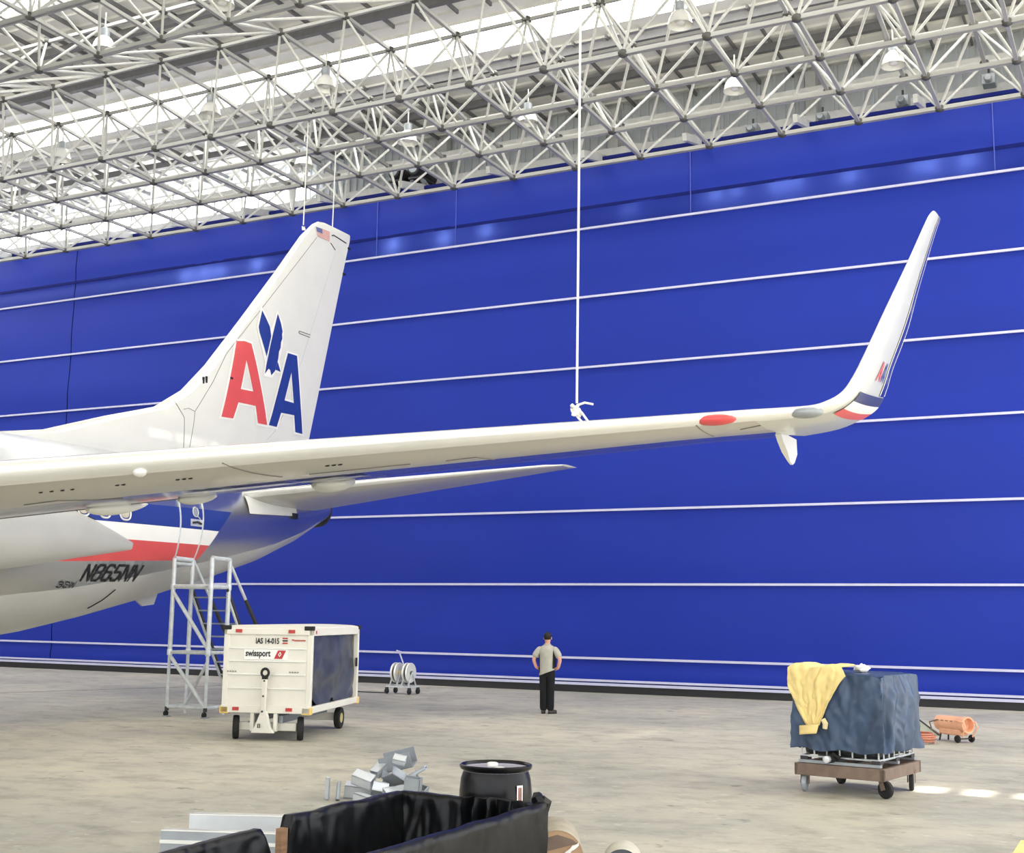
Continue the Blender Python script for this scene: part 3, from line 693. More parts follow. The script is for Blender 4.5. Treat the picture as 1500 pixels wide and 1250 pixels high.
# horizontal stabilisers
for sgn in (1, -1):
    S = Surf([((XC+sgn*.45, 22.4, 4.72), (XC+sgn*.45, 26.35, 4.66), .1, (0, 0, 1)), ((XC+sgn*3.8, 24.8, 5.22), (XC+sgn*3.8, 27.36, 5.22), .09, (0, 0, 1)), ((XC+sgn*6.9, 27.05, 5.68), (XC+sgn*6.9, 28.28, 5.72), .08, (0, 0, 1)), ((XC+sgn*7.22, 27.5, 5.74), (XC+sgn*7.22, 28.36, 5.77), .06, (0, 0, 1))])
    ho = S.skin(.05, .7, 8, 8).obj('horizontal_stabiliser', m_wing, ac, True, 45, world=True)
    S.skin(0, .05, 8, 5).obj('stabiliser_leading_edge', m_lead, ho, True, 50, world=True)
    S.skin(.703, 1, 8, 4).obj('elevator', m_wing, ac, True, 45, world=True)
gs = MB()
gs.grid(lambda u, v: fus(22.9+2.3*u, 4.75-.42*v*(1-.3*u), .03+.02*v), 12, 4)
gs.obj('stabiliser_seal_plate', m_paint, ac, True, world=True)
MB().box(fus(25.05, 4.45, .03), (.1, .22, .14)).obj('trim_jackscrew_gap', m_blk, ac, world=True)
# ventral blade antenna, landing gear
MB().prism([(0, 0), (.7, .12), (.6, -.12), (.25, -.16)], lambda a, b, k: (XC+.05*(k-.5), 20.9+a, 2.36+b)).obj('blade_antenna', m_belly, ac, world=True)
MB().prism([(0, 0), (.9, .26), (.8, -.02), (.3, -.16)], lambda a, b, k: (XC+.08*(k-.5), 22.5+a, 2.78+b)).obj('tail_skid', m_belly, ac, world=True)
for gx in (-2.86, 2.86):
    MB().path([(XC+gx, 9, 2.6), (XC+gx, 9, .6)], .12, 12).obj('gear_strut', m_galv2, ac, True, world=True)
    for dx in (-.42, .42): MB().lathe([(.2, -.16), (.5, -.18), (.56, -.1), (.56, .1), (.5, .18), (.2, .16)], (XC+gx+dx, 9, .56), 'x', 28).obj('main_wheel', m_rub, ac, True, world=True)
MB().path([(XC, -6.6, 1.6), (XC, -6.6, .4)], .09, 12).obj('gear_strut', m_galv2, ac, True, world=True)
for dx in (-.22, .22): MB().lathe([(.15, -.1), (.3, -.11), (.34, -.06), (.34, .06), (.3, .11), (.15, .1)], (XC+dx, -6.6, .34), 'x', 24).obj('nose_wheel', m_rub, ac, True, world=True)

# ------------------------------------------------------------------ hanging ropes
def rope(pts, r, label, knot=None, tails=()):
    o = MB().path(pts, r, 6).obj('rope', m_rope); tag(o, label, 'rope', 'ropes hanging from the roof')
    if knot:
        k = MB()
        for i in range(3): k.path([Vector(knot)+Vector((.03*math.cos(t*.7)+.01*i, .03*math.sin(t*.7+i), -.035*i+.015*math.sin(t*1.4))) for t in range(9)], .014, 6, closed=True)
        k.obj('knot', m_rope, o, True)
    for t in tails: MB().path(t, r, 6).obj('loop', m_rope, o)
    return o
rx, ry = -4.6, 10.28
rope([(rx+.05, ry, 18.1), (rx+.02, ry, 10), (rx, ry, 4.02)], .011, 'long white rope hanging from the roof and tied above the wing leading edge', (rx-.02, ry, 3.99), [[(rx-.03, ry, 3.99), (rx-.02, ry+.02, 3.92), (rx+.04, ry+.05, 3.84)], [(rx, ry, 3.97), (rx+.05, ry, 3.93), (rx+.1, ry+.05, 3.84)], [(rx, ry, 4.0), (rx+.08, ry, 4.02), (rx+.16, ry, 4.0)]])
rope([(XC+.0, 26.45, 15.3), (XC, 26.42, 12.42)], .016, 'thin white rope from the roof down to the tail fin leading edge', (XC, 26.42, 12.36))
rope([(XC+.02, 27.75, 15.3), (XC, 27.75, 12.72)], .016, 'thin white rope from the roof down to the top of the tail fin')

# ------------------------------------------------------------------ high bay lamps
LP = [((-9.15, 26.2), 15.75, 'white dome lamp at the upper right, beside the roof skylight'), ((-9.1, 30.3), 15.75, 'white dome lamp in front of the grey gable wall, middle of the right half'), ((-5.1, 30.5), 15.75, 'rightmost white dome lamp under the roof frame'), ((-14.95, 29.95), 15.75, 'white dome lamp left of the hanging rope, by the gable wall'), ((-18.8, 29.8), 15.75, 'white dome lamp above the black drive motors'), ((-18.75, 25.6), 15.75, 'white dome lamp at the lower edge of the long skylight, right of two'), ((-22.75, 30.1), 15.75, 'white dome lamp just above the glaring gable panels'), ((-18.55, 21.2), 16.0, 'white dome lamp at the top edge, left of centre'), ((-22.4, 21.4), 15.75, 'white dome lamp hanging in the upper left corner of the roof frame'), ((-29.2, 26.5), 15.75, 'leftmost white dome lamp under the skylight'), ((-22.7, 25.7), 15.75, 'white dome lamp at the lower edge of the long skylight, left of two')]
lamp0 = None
for (x, y), z, lb in LP:
    if lamp0 is None:
        lamp0 = t = thing('high_bay_lamp', (x, y, z), lb, 'lamp', 'dome lamps under the roof')
        MB().lathe([(.3, 0), (.29, .03), (.26, .16), (.2, .28), (.12, .36), (.1, .36), (.19, .26), (.25, .14), (.28, .03)], n=24, caps=False).obj('reflector', m_lead, t, True, 60)
        MB().lathe([(.1, .34), (.12, .36), (.12, .56), (.06, .6)], n=16).obj('ballast', m_galv2, t, True)
        MB().lathe([(.001, .02), (.1, .05), (.13, .14), (.08, .3)], n=14).obj('bulb', m_wht, t, True)
        MB().tube((0, 0, .58), (0, 0, 1.0), .02).obj('stem', m_steel, t)
    else:
        t = lamp0.copy(); C.objects.link(t); t.location = (x, y, z); t['label'] = lb
        for ch in list(lamp0.children): copy_to(ch, t)

# ------------------------------------------------------------------ baggage cart
ct = thing('baggage_cart', (-13.325, 17.18, 0), 'white enclosed baggage cart with blue grey side curtain, ribbed front and upright drawbar', 'cart', rz=.328)
W_, D_, ZB, ZT = 1.54, 3.0, .45, 1.84
MB().box((0, .03, (ZB+ZT)/2+.02), (W_-.1, .04, ZT-ZB-.1)).obj('front_panel', m_cart, ct)
fp = MB()
for k in range(5): fp.box((0, -.003, (.62, .846, 1.075, 1.295, 1.506)[k]), (W_-.2, .034, .024)) if k else None
fp.obj('front_ribs', m_lead, ct, bevel=.006)
for sx in (-1, 1):
    MB().box((sx*(W_/2-.045), .045, (ZB+ZT)/2), (.09, .09, ZT-ZB)).obj('corner_post', m_cart, ct, bevel=.01)
    MB().box((sx*(W_/2-.045), D_-.045, (ZB+ZT)/2), (.09, .09, ZT-ZB)).obj('corner_post', m_cart, ct, bevel=.01)
    MB().box((sx*(W_/2-.03), D_/2, ZT-.06), (.06, D_, .12)).obj('top_rail', m_cart, ct, bevel=.01)
    MB().box((sx*(W_/2-.03), D_/2, ZB+.05), (.07, D_, .11)).obj('sill_rail', m_cart, ct, bevel=.01)
MB().box((0, -.01, ZB+.055), (W_, .06, .12)).obj('front_sill', m_cart, ct, bevel=.01)
MB().box((0, .0, ZT-.055), (W_-.1, .07, .11)).obj('front_header', m_cart, ct, bevel=.012)
rfm = MB().prism([(-W_/2, ZT-.01), (W_/2, ZT-.01)]+[(W_/2*math.cos(k*math.pi/14), ZT+.008+.05*math.sin(k*math.pi/14)**.7) for k in range(15)], lambda a, b, k: (a, -.03+(D_+.06)*k, b))
rfm.obj('roof', m_cart, ct, True, 40)
MB().box((0, D_/2, ZB+.05), (W_-.1, D_-.1, .05)).obj('floor_deck', m_galv2, ct)
MB().box((0, D_-.03, (ZB+ZT)/2), (W_-.1, .04, ZT-ZB-.05)).obj('rear_panel', m_cart, ct)
for sx in (-1, 1):
    for y in (0.02, D_-.02):
        MB().box((sx*(W_/2-.06), y, ZT+.005), (.15, .14, .07)).obj('corner_cap', m_rub, ct, bevel=.01)
        MB().box((sx*(W_/2-.06), y, ZB+.04), (.17, .12, .13)).obj('corner_bumper', m_yel, ct, bevel=.02)
def curt(sx):
    def fn(u, v):
        y = .1+(D_-.2)*u; z = ZT-.1-(ZT-ZB-.2)*v
        lift = .2*max(0, 1-abs(u-.14)/.15)*v**3+.1*math.sin(u*13+1)*v**3
        d = .05*nz3(u*7, v*3, 1)+.08*v*math.sin(u*12+3*v)+.05*nz3(u*11+v*4, v*6, 5)*v-.05
        return (sx*(W_/2-.07+d*.6), y, z+lift*.7)
    MB().grid(fn, 44, 26, flip=sx < 0).obj('side_curtain', m_tarp, ct, True, 80)
curt(1); curt(-1)
MB().box((W_/2-.01, D_-.13, 1.2), (.03, .05, .16)).obj('latch', m_dkst, ct)
for sx, z in ((-.5, ZT-.05), (.42, ZT-.05), (-.5, ZB+.06), (.42, ZB+.06)):
    MB().box((sx, -.045, z), (.11, .02, .055)).obj('reflector', m_redr, ct)
MB().box((W_/2+.002, .2, ZT-.06), (.012, .05, .05)).obj('reflector', m_redr, ct)
F_ = lambda ox, oz, y=-.004: (lambda a, b: (ox+a, y, oz+b))
text_mb('IAS 14-015', .128, F_(-.215, 1.585), .0035, sx=.72).obj('fleet_text', m_blk, ct)
for k in range(3): MB().box((.295, 0, 1.595+k*.04), (.09, .01, .022)).obj('flag_bar', m_redr if k != 1 else m_blk, ct)
text_mb('swissport', .148, F_(-.385, 1.375), .0045, sx=.76).obj('logo_text', m_blk, ct)
MB().box((-.03, .006, 1.405), (.76, .012, .17)).obj('logo_plate', m_lead, ct)
poly_mb([[(.115, 1.335), (.255, 1.335), (.32, 1.475), (.18, 1.475)]], lambda a, b: (a, -.006, b)).obj('logo_box', m_redr, ct)
poly_mb([[(.185, 1.405), (.212, 1.365), (.245, 1.41), (.222, 1.455)], [(.2, 1.407), (.212, 1.388), (.228, 1.411), (.22, 1.43)]], lambda a, b: (a, -.009, b)).obj('logo_emblem', m_wht, ct)
for a in range(11): MB().box((.42+a*.022, 0, 1.65-.008*(a > 1)), (.014, .008, .024)).obj('small_red_print', m_redr, ct)
for ox in (-.68, .4):
    for a in range(4): MB().box((ox+a*.045, 0, 1.118), (.028, .008, .018)).obj('worn_print', m_line, ct)
# running gear
for sx in (-1, 1):
    for y in (.18, D_-.5):
        wm = MB().lathe([(.07, -.045), (.14, -.055), (.185, -.05), (.195, -.02), (.195, .02), (.185, .05), (.14, .055), (.07, .045)], (sx*.56, y, .195), 'x', 24).obj('wheel', m_rub, ct, True)
        MB().lathe([(.02, -.052), (.09, -.05), (.09, .05), (.02, .052)], (sx*.56, y, .195), 'x', 14).obj('hub', m_dkst if sx*y < .5 else pm('wheel_hub_yellow', (200, 190, 120), .5), wm, True)
for o in [c for c in ct.children if c.name.startswith('wheel')]:
    c_ = sum((Vector(v.co) for v in o.data.vertices), Vector())/len(o.data.vertices)
    if c_.y < 1:
        rm = Matrix.Translation(c_) @ Matrix.Rotation(.33, 4, 'Z') @ Matrix.Translation(-c_)
        o.data.transform(rm)
        for h_ in o.children: h_.data.transform(rm)
for y in (.18, D_-.5): MB().box((0, y, .215), (1.0, .09, .13)).obj('axle_beam', m_cart, ct, bevel=.01)
for sx in (-.24, .24): MB().box((sx, 1.4, .34), (.07, 2.6, .12)).obj('chassis_rail', m_galv2, ct)
for sx in (-.22, .18): MB().box((sx, .02, .3), (.06, .06, .3)).obj('hanger', m_cart, ct)
MB().prism([(-.2, .13), (.2, .13), (.13, .22), (.06, .48), (-.04, .48), (-.14, .22)], lambda a, b, k: (a, -.12+.08*k, b)).obj('drawbar_base', m_cart, ct, bevel=.008)
MB().path([(-.06, -.165, .28), (-.06, -.17, .22), (-.03, -.165, .22), (-.03, -.165, .28)], .01, 5, closed=True).obj('shackle', m_dkst, ct)
MB().bar((0, -.1, .42), (.02, -.14, 1.03), .075, .06).obj('drawbar', m_cart, ct, bevel=.008)
MB().path([(.02+.062*math.cos(k*.4488), -.14, 1.11+.066*math.sin(k*.4488)) for k in range(14)], .022, 8, closed=True).obj('tow_eye', m_rub, ct, True)
MB().box((.02, -.14, 1.035), (.085, .065, .06)).obj('eye_collar', m_rub, ct)
for k in range(3): MB().lathe([(.016, 0), (.016, .09)], (.02-.012*k, -.17+.006*k, .98-.25*k), 'y', 10).obj('bolt', m_dkst, ct)

# ------------------------------------------------------------------ tube work stand with stairs
sd = thing('work_stand', (-17.45, 20.2, 0), 'tall galvanised tube work stand with steps and handrails beneath the rear fuselage', 'ladder')
PT = {'fl': (-17.93, 19.93), 'fr': (-17.0, 20.0), 'rl': (-17.93, 20.48), 'rr': (-17.0, 20.55)}
def tb(p, q, r, name, mat=m_scaf): return MB().tube(p, q, r*1.22, 10).obj(name, mat, sd, True, world=True)
for k, (x, y) in PT.items():
    tb((x, y, .12 if k[0] == 'f' else .04), (x, y, 1.35), .028, 'leg'); tb((x, y, 1.25), (x, y, 3.18 if k[0] == 'f' else 3.16), .038, 'upper_post')
    if k[0] == 'f':
        t = tb((x, y, .12), (x, y, .2), .034, 'caster_stem', m_dkst)
        MB().lathe([(.02, -.02), (.055, -.022), (.06, 0), (.055, .022), (.02, .02)], (x-.02, y, .061), 'x', 16).obj('caster_wheel', m_rub, t, True, world=True)
        MB().box((x+.02, y-.02, .012), (.14, .1, .02)).obj('brake_pad', m_galv2, t, world=True)
fl, fr_, rl, rr_ = [PT[k] for k in ('fl', 'fr', 'rl', 'rr')]
P3 = lambda a, z: (a[0], a[1], z)
for z, r in ((2.6, .04), (1.28, .03), (.2, .03)):
    tb(P3(fl, z), P3(fr_, z), r, 'cross_tube')
    tb(P3(fl, z), P3(rl, z), r*.9, 'cross_tube'); tb(P3(fr_, z), P3(rr_, z), r*.9, 'cross_tube')
    if z != 2.6 or True: tb(P3(rl, z), P3(rr_, z), r*.9, 'cross_tube')
tb(P3(fl, 3.18), P3(rl, 3.16), .036, 'top_rail'); tb(P3(fr_, 3.18), P3(rr_, 3.16), .036, 'top_rail')
tb(P3(fl, 3.08), P3(rl, 3.06), .026, 'mid_rail')
tb(P3(fl, 2.5), P3(fr_, 1.35), .032, 'brace'); tb(P3(fl, 1.22), P3(fr_, .2), .032, 'brace'); tb(P3(rl, .2), P3(fr_, 1.1), .026, 'brace')
dm = MB()
for k in range(7): dm.box((-17.465, 19.97+k*.085, 2.6), (.86, .05, .03))
dm.obj('platform_grating', m_galv2, sd, world=True)
fy = 1.5
for x in (-17.93, -17.0):
    for dz, nm in ((0, 'stringer'), (-.13, 'stringer')): tb((x, 20.5, 2.58+dz), (x, 20.5+fy+dz*.5, .05), .03 if dz == 0 else .022, nm, m_dkst if dz == 0 else m_scaf)
    tb((x, 20.5, 3.16), (x, 20.5+fy*.86, 1.45), .026, 'handrail'); tb((x, 20.5+fy*.4, 2.36), (x, 20.5+fy*.86, 1.45), .034, 'rail_sleeve', m_dkst)
    tb((x, 20.5+fy*.86, 1.45), (x, 20.5+fy*.82, .5), .026, 'rail_post')
    t = MB().sphere((x+.06, 20.5+fy*.84, 1.56), .05, 6).obj('clamp', m_scaf, sd, True, world=True)
for k in range(9):
    f = (k+.7)/9.6; MB().box((-17.465, 20.5+fy*f, 2.58*(1-f)), (.9, .14, .03)).obj('step', m_galv2, sd, world=True)
for k, (x, y) in PT.items():
    for z in (1.28, 2.6): MB().lathe([(.052, -.06), (.056, -.04), (.056, .04), (.052, .06)], (x, y, z), 'z', 12).obj('coupling', m_galv, sd, True, world=True)

# ------------------------------------------------------------------ twin cable reel trolley
rc = thing('cable_reel_trolley', (-18.1, 29.15, 0), 'small white trolley holding two round cable reels in front of the blue curtain', 'trolley', rz=0)
for x in (-.34, .36):
    for y in (-.22, .22):
        t = MB().box((x, y, .13), (.06, .08, .1)).obj('caster_fork', m_dkst, rc)
        MB().lathe([(.02, -.025), (.07, -.03), (.08, 0), (.07, .03), (.02, .025)], (x, y, .08), 'x', 16).obj('caster_wheel', m_rub, t, True)
for y in (-.22, .22): MB().bar((-.36, y, .2), (.4, y, .2), .05, .04).obj('base_rail', m_scaf, rc)
for x in (-.34, .02, .36): MB().bar((x, -.22, .2), (x, .22, .2), .05, .04).obj('base_rail', m_scaf, rc)
for cx in (-.16, .2):
    r_ = thing('reel', (0, 0, 0), None, None); r_.parent = rc
    for dx in (-.055, .055):
        prof = [(.05, -.012), (.2, -.02), (.25, -.026), (.265, -.012), (.265, .012), (.25, .026), (.2, .02), (.05, .012)]
        MB().lathe(prof, (cx+dx, 0, .56), 'x', 28).obj('reel_flange', m_lead, r_, True)
    MB().lathe([(.19, -.045), (.2, 0), (.19, .045)], (cx, 0, .56), 'x', 20).obj('wound_cable', m_rub, r_, True)
    MB().lathe([(.05, -.11), (.05, .11)], (cx, 0, .56), 'x', 14).obj('reel_hub', m_yel if cx < 0 else pm('green_hub', (60, 96, 60), .5), r_, True)
    for sx in (-.11, .11):
        for y in (-.2, .2): MB().tube((cx+sx, 0, .58), (cx+sx, y, .2), .02).obj('a_frame_leg', m_scaf, rc)
MB().tube((.1, .0, .62), (-.06, -.1, 1.12), .02).obj('tow_handle', m_web, rc)
MB().tube((-.14, -.1, 1.14), (.02, -.1, 1.1), .018).obj('grip', m_web, rc)
tag(MB().path([(-18.62, 29.2, .014), (-18.7, 29.1, .014), (-19.1, 29.0, .02), (-20.0, 29.1, .014), (-21.5, 29.0, .014)], .014, 6).obj('power_cable', m_rub), 'thin dark cable trailing left across the floor from the reel trolley', 'cable')

# ------------------------------------------------------------------ covered tank on wheeled dolly
NX, NY, YW, TW, TD = -3.036, 15.761, -.155, 1.072, 1.293
def frame(name, z, label, cat): return thing(name, (NX, NY, z), label, cat, rz=YW)
dl = frame('tank_dolly', 0, 'rusty brown steel dolly with four casters under the tarpaulin covered tank', 'dolly')
Z1, Z2 = .205, .35
for (p, q) in (((-TW-.03, 0), (.03, 0)), ((-TW-.03, TD), (.03, TD))): MB().bar((p[0], p[1], (Z1+Z2)/2), (q[0], q[1], (Z1+Z2)/2), .06, Z2-Z1).obj('frame_beam', m_brown, dl, bevel=.006)
for x in (-TW, 0): MB().bar((x, -.03, (Z1+Z2)/2), (x, TD+.03, (Z1+Z2)/2), .06, Z2-Z1-.004).obj('frame_beam', m_brown, dl, bevel=.006)
MB().bar((-TW/2, 0, .3), (-TW/2, TD, .3), .06, .08).obj('cross_beam', m_brown, dl)
for x, y, a in ((-TW+.06, .1, .2), (-.04, .1, 1.2), (-.02, TD-.2, .3), (-TW+.1, TD-.2, .9)):
    t = thing('caster', (x, y, 0), None, None, rz=a); t.parent = dl
    for s_ in (-1, 1): MB().bar((s_*.045, .0, .24), (s_*.045, -.05, .1), .012, .06).obj('fork', m_brown, t)
    MB().lathe([(.02, -.025), (.09, -.03), (.105, -.02), (.105, .02), (.09, .03), (.02, .025)], (0, -.05, .106), 'x', 20).obj('wheel', m_galv2 if x < -1 else m_rub, t, True)
    MB().lathe([(.07, .22), (.07, .25)], n=14).obj('swivel', m_brown, t, True)
tk = frame('caged_tank', .352, 'caged bulk liquid tank with front outlet valve mostly hidden under a blue tarpaulin', 'tank')
inb = .03
for y in (inb, TD/2, TD-inb): MB().bar((-TW+.02, y, .022), (-.02, y, .022), .07, .035).obj('pallet_runner', m_galv2, tk)
for x in (-TW+.08, -TW/2, -.08):
    for y in (inb+.05, TD/2, TD-inb-.05): MB().box((x, y, .06), (.1, .12, .045)).obj('pallet_foot', m_dkst, tk)
MB().box((-TW/2, TD/2, .56), (TW-.12, TD-.12, .92)).obj('tank_bottle', pm('dark_tank', (38, 42, 46), .4), tk, bevel=.06)
for z in (.085, .2, .5, .8):
    MB().path([(-TW+.045, .03, z), (-.045, .03, z), (-.045, TD-.03, z), (-TW+.045, TD-.03, z)], .014, 6, closed=True).obj('cage_hoop', m_scaf, tk)
for k in range(7):
    x = -TW+.05+k*(TW-.1)/6
    for y in (.03, TD-.03): MB().tube((x, y, .1), (x, y, .88), .011, 6).obj('cage_bar', m_scaf, tk)
for k in range(1, 7):
    y = k*TD/7
    for x in (-.045, -TW+.045): MB().tube((x, y, .1), (x, y, .88), .011, 6).obj('cage_bar', m_scaf, tk)
vv = MB().lathe([(.05, -.16), (.055, -.02), (.075, 0), (.075, .1), (.05, .12)], (-.62, .02, .08), 'y', 18).obj('outlet_valve', m_rub, tk, True)
MB().lathe([(.03, -.2), (.042, -.195), (.042, -.14), (.03, -.135)], (-.62, .0, .08), 'y', 16).obj('valve_cap', m_galv, vv, True)
MB().box((-.55, -.04, .12), (.1, .05, .03), Matrix.Rotation(.5, 3, 'Y')).obj('valve_lever', m_rub, vv)
# tarpaulin
def tarp(name, label, cat):
    t = frame(name, .352, label, cat)
    H_ = 1.09; zb = .175
    def side(u, v):   # u around 0..1 from left-back.. ; v down
        per = [(-TW-.03, TD+.02), (-TW-.03, -.03), (.02, -.03), (.02, TD+.02), (-TW-.03, TD+.02)]
        L = [math.hypot(b[0]-a[0], b[1]-a[1]) for a, b in zip(per, per[1:])]; s = u*sum(L); i = 0
        while i < 3 and s > L[i]: s -= L[i]; i += 1
        a, b = per[i], per[i+1]; f = min(1, s/L[i]); x = a[0]+(b[0]-a[0])*f; y = a[1]+(b[1]-a[1])*f
        cx, cy = -TW/2, TD/2; z = H_-(H_-zb)*v
        rx_, ry_ = (x-cx), (y-cy); ln = math.hypot(rx_, ry_)
        amp = .02+.015*v if i != 2 else .03+.05*v
        d = amp*1.3*nz3(s*3.3+i*7, v*1.3, 2)+.05*(.22-abs(nz3(s*4+v*1.5, v*2.2-s, 8+i)))+.03*(.2-abs(nz3(s*8-v*3, v*4+s*2, 18+i)))+.022+(.04*v*(1-v)*2 if i in (1, 2) else 0)-.02*v*(i == 0)-.035*(1-v)**6
        if i == 2: d += .034*math.sin(s*21+v*3+2.2*nz3(s*2, v*2, 4))*(.4+.6*v)
        x += rx_/ln*d*1.2; y += ry_/ln*d*1.2
        return (x, y, z-.03*nz3(s*4+i*3, 0, 6)*v-(.025*(1-min(1, min(f, 1-f)*8))*(1-v) if v < .2 else 0))
    mb = MB().grid(side, 220, 44, flip=True)
    mb.grid(lambda u, v: (-TW-.01+(TW+.01)*u, -.01+(TD+.01)*v, H_+.012+.012*nz3(u*5, v*5, 3)-.03*(1-min(1, min(u, 1-u, v, 1-v)*10))), 18, 18)
    o = mb.obj('sheet', m_tarp2, t, True, 60)
    return t
tp = tarp('tarpaulin', 'creased dark blue tarpaulin draped over the wheeled tank', 'tarpaulin')
jk = frame('yellow_jacket', .352, 'yellow cloth jacket hanging over the front left corner of the tarpaulin', 'jacket')
def jfn(u, v):
    # v 0 back on top .. 1 bottom point
    H_ = 1.135
    if v < .22:
        t = v/.22; y = .42-.46*t; z = H_+.05-.0*t+.02*math.sin(u*9); x0, x1 = -TW-.04, -TW+.62
    else:
        t = (v-.22)/.78; y = -.085-.03*math.sin(math.pi*t); z = H_+.03-.72*t-.02*math.sin(u*8)*(1-t)
        x0 = -TW-.04+.0*t+.24*max(0, (t-.3)/.7); x1 = -TW+.7-.36*t**.8
        z += .12*max(0, u-.75)*(1-t)*(-2)+(.03*u)*t
    x = x0+(x1-x0)*u
    fold = .03*math.sin(u*11+1.3*nz3(u*2, v*3, 1))*(.25+.75*min(1, v*2))*(1-.5*v)+.03*(.2-abs(nz3(u*5+v*2, v*5-u*2, 7)))+.02*nz3(u*9, v*9, 3)
    return (x-.02*max(0, .2-u)*5*(0 if v < .22 else 1), y-abs(fold)-.012, z+(.5*fold if v < .22 else 0))
o = MB().grid(jfn, 60, 70).obj('cloth', m_jack, jk, True, 80)
sm = o.modifiers.new('solid', 'SOLIDIFY'); sm.thickness = .016; sm.offset = 0
o = MB().grid(lambda u, v: (-TW+.02+.24*u*(1-.15*v)+.09, -.135-.02*math.sin(u*3.1), .46-.11*v+.03*u), 8, 4).obj('cuff', m_jack, jk, True)
o.modifiers.new('solid', 'SOLIDIFY').thickness = .03
MB().path([(-TW+.40, -.13, .55), (-TW+.43, -.135, .5), (-TW+.42, -.13, .44)], [.03, .034, .03], 8).obj('drawstring_end', pm('pale_yellow', (230, 214, 168), .7), jk, True)
rg = frame('white_rag', 1.45, 'crumpled white rag lying on top of the tarpaulin behind the yellow jacket', 'rag')
rb = MB().sphere((0, 0, 0), 1, 14)
rb.v = [(-.44+.095*x*(1+.5*nz3(x*2, y*2, z*2)), .6+.08*y*(1+.5*nz3(x*2+5, y*2, z*2)), .045+.055*z*(1+.8*nz3(x*2.2, y*2+3, z*2))) for x, y, z in rb.v]
rb.obj('crumpled_cloth', m_wht, rg, True, 80)
tag(MB().lathe([(.05, 0), (.06, .01), (.06, .05), (.05, .06)], (-3.12, 16.25, .003), 'z', 16).obj('rubber_puck', m_rub, None, True), 'flat black rubber puck on the floor under the tank dolly', 'puck')

# ------------------------------------------------------------------ orange heater, hose and tilted plate
ht = thing('torpedo_heater', (-3.36, 24.0, 0), 'orange torpedo space heater on small wheels on the floor right of the tank', 'heater', rz=R(-128)); ht.scale = (.86, .86, .86)
MB().lathe([(.1, -.42), (.15, -.4), (.155, -.1), (.155, .3), (.17, .34), (.17, .42), (.14, .42), (.13, .3), (.001, .25)], (0, 0, .36), 'y', 26, caps=False).obj('barrel', m_ora, ht, True)
MB().box((0, 0, .2), (.24, .6, .13)).obj('fuel_tank', m_ora, ht, bevel=.03)
for s_ in (-1, 1):
    MB().path([(s_*.14, .38, .12), (s_*.17, .5, .32), (s_*.16, .46, .42), (s_*.16, .2, .44)], .016, 6).obj('handle_frame', m_ora, ht, True)
    MB().path([(s_*.14, -.25, .12), (s_*.17, -.45, .22), (s_*.17, -.5, .36), (s_*.16, -.3, .42)], .016, 6).obj('handle_frame', m_brown, ht, True)
    MB().lathe([(.02, -.02), (.07, -.025), (.08, 0), (.07, .025), (.02, .02)], (s_*.19, .3, .08), 'x', 16).obj('wheel', m_rub, ht, True)
    MB().bar((s_*.1, -.25, .16), (s_*.12, -.28, 0.01), .03, .03).obj('foot', m_dkst, ht)
MB().tube((-.19, .3, .08), (.19, .3, .08), .014).obj('axle', m_dkst, ht)
for k in range(4): MB().box((.145, -.3+k*.13, .42), (.015, .07, .012)).obj('vent_slot', m_dkst, ht)
hp = []
for k in range(150):
    a = k*.28; rr = .42+.08*nz3(k*.07, 1, 2); hp.append((-3.95+rr*.85*math.cos(a), 23.3+rr*.6*math.sin(a), .02+.0011*k+.02*abs(nz3(k*.2, 3, 1))))
tag(MB().path(hp, .014, 6).obj('hose', m_hose, None, True), 'coiled orange hose lying on the floor left of the orange heater', 'hose')
pl = thing('grey_plate', (-4.05, 24.9, 0), 'grey green plate with dark edge leaning beyond the covered tank', 'plate')
MB().add([(-.5, 0, .005), (.28, .1, .005), (-.2, .06, .38), (-.5, .05, .42), (-.5, .04, .005), (.28, .14, .005), (-.2, .1, .38), (-.5, .09, .42)], [(0, 1, 2, 3), (7, 6, 5, 4), (0, 4, 5, 1), (1, 5, 6, 2), (2, 6, 7, 3), (3, 7, 4, 0)]).obj('sheet', pm('grey_green_sheet', (176, 182, 170), .6), pl)
MB().tube((.3, .1, .01), (-.22, .07, .4), .016).obj('dark_edge', m_dkst, pl)

# ------------------------------------------------------------------ black drum
dr_ = thing('plastic_drum', (-4.86, 9.3, 0), 'black plastic drum with pale lid and white sticker behind the lined bin', 'drum')
MB().lathe([(.262, .02), (.275, .04), (.29, .3), (.298, .5), (.294, .7), (.283, .8), (.27, .84), (.262, .86), (.288, .875), (.294, .89), (.294, .905), (.282, .912), (.27, .9), (.268, .885)], n=40, caps=False).obj('shell', m_drum, dr_, True, 50)
MB().lathe([(.001, .878), (.268, .878), (.27, .892), (.265, .86)], n=36, caps=False).obj('lid', pm('pale_drum_lid', (176, 172, 186), .35), dr_, True)
for a, b in ((-.1, .13), (.1, -.13)): MB().lathe([(.045, .878), (.045, .9), (.03, .905), (.001, .905)], (a, b, 0), 'z', 14, caps=False).obj('bung', m_wht, dr_, True)
MB().lathe([(.26, 0), (.262, .025)], n=32).obj('base_ring', m_drum, dr_)
a0 = -.39
MB().grid(lambda u, v: ((.3)*math.cos(a0-.1+.2*u), (.3)*math.sin(a0-.1+.2*u), .62+.15*v), 6, 3).obj('sticker', m_wht, dr_)
for k in range(3): MB().grid(lambda u, v, k=k: (.3025*math.cos(a0-.06+.045*k+.028*u), .3025*math.sin(a0-.06+.045*k+.028*u), .635+.12*v), 2, 2).obj('sticker_print', m_blk if k == 1 else m_redr, dr_)

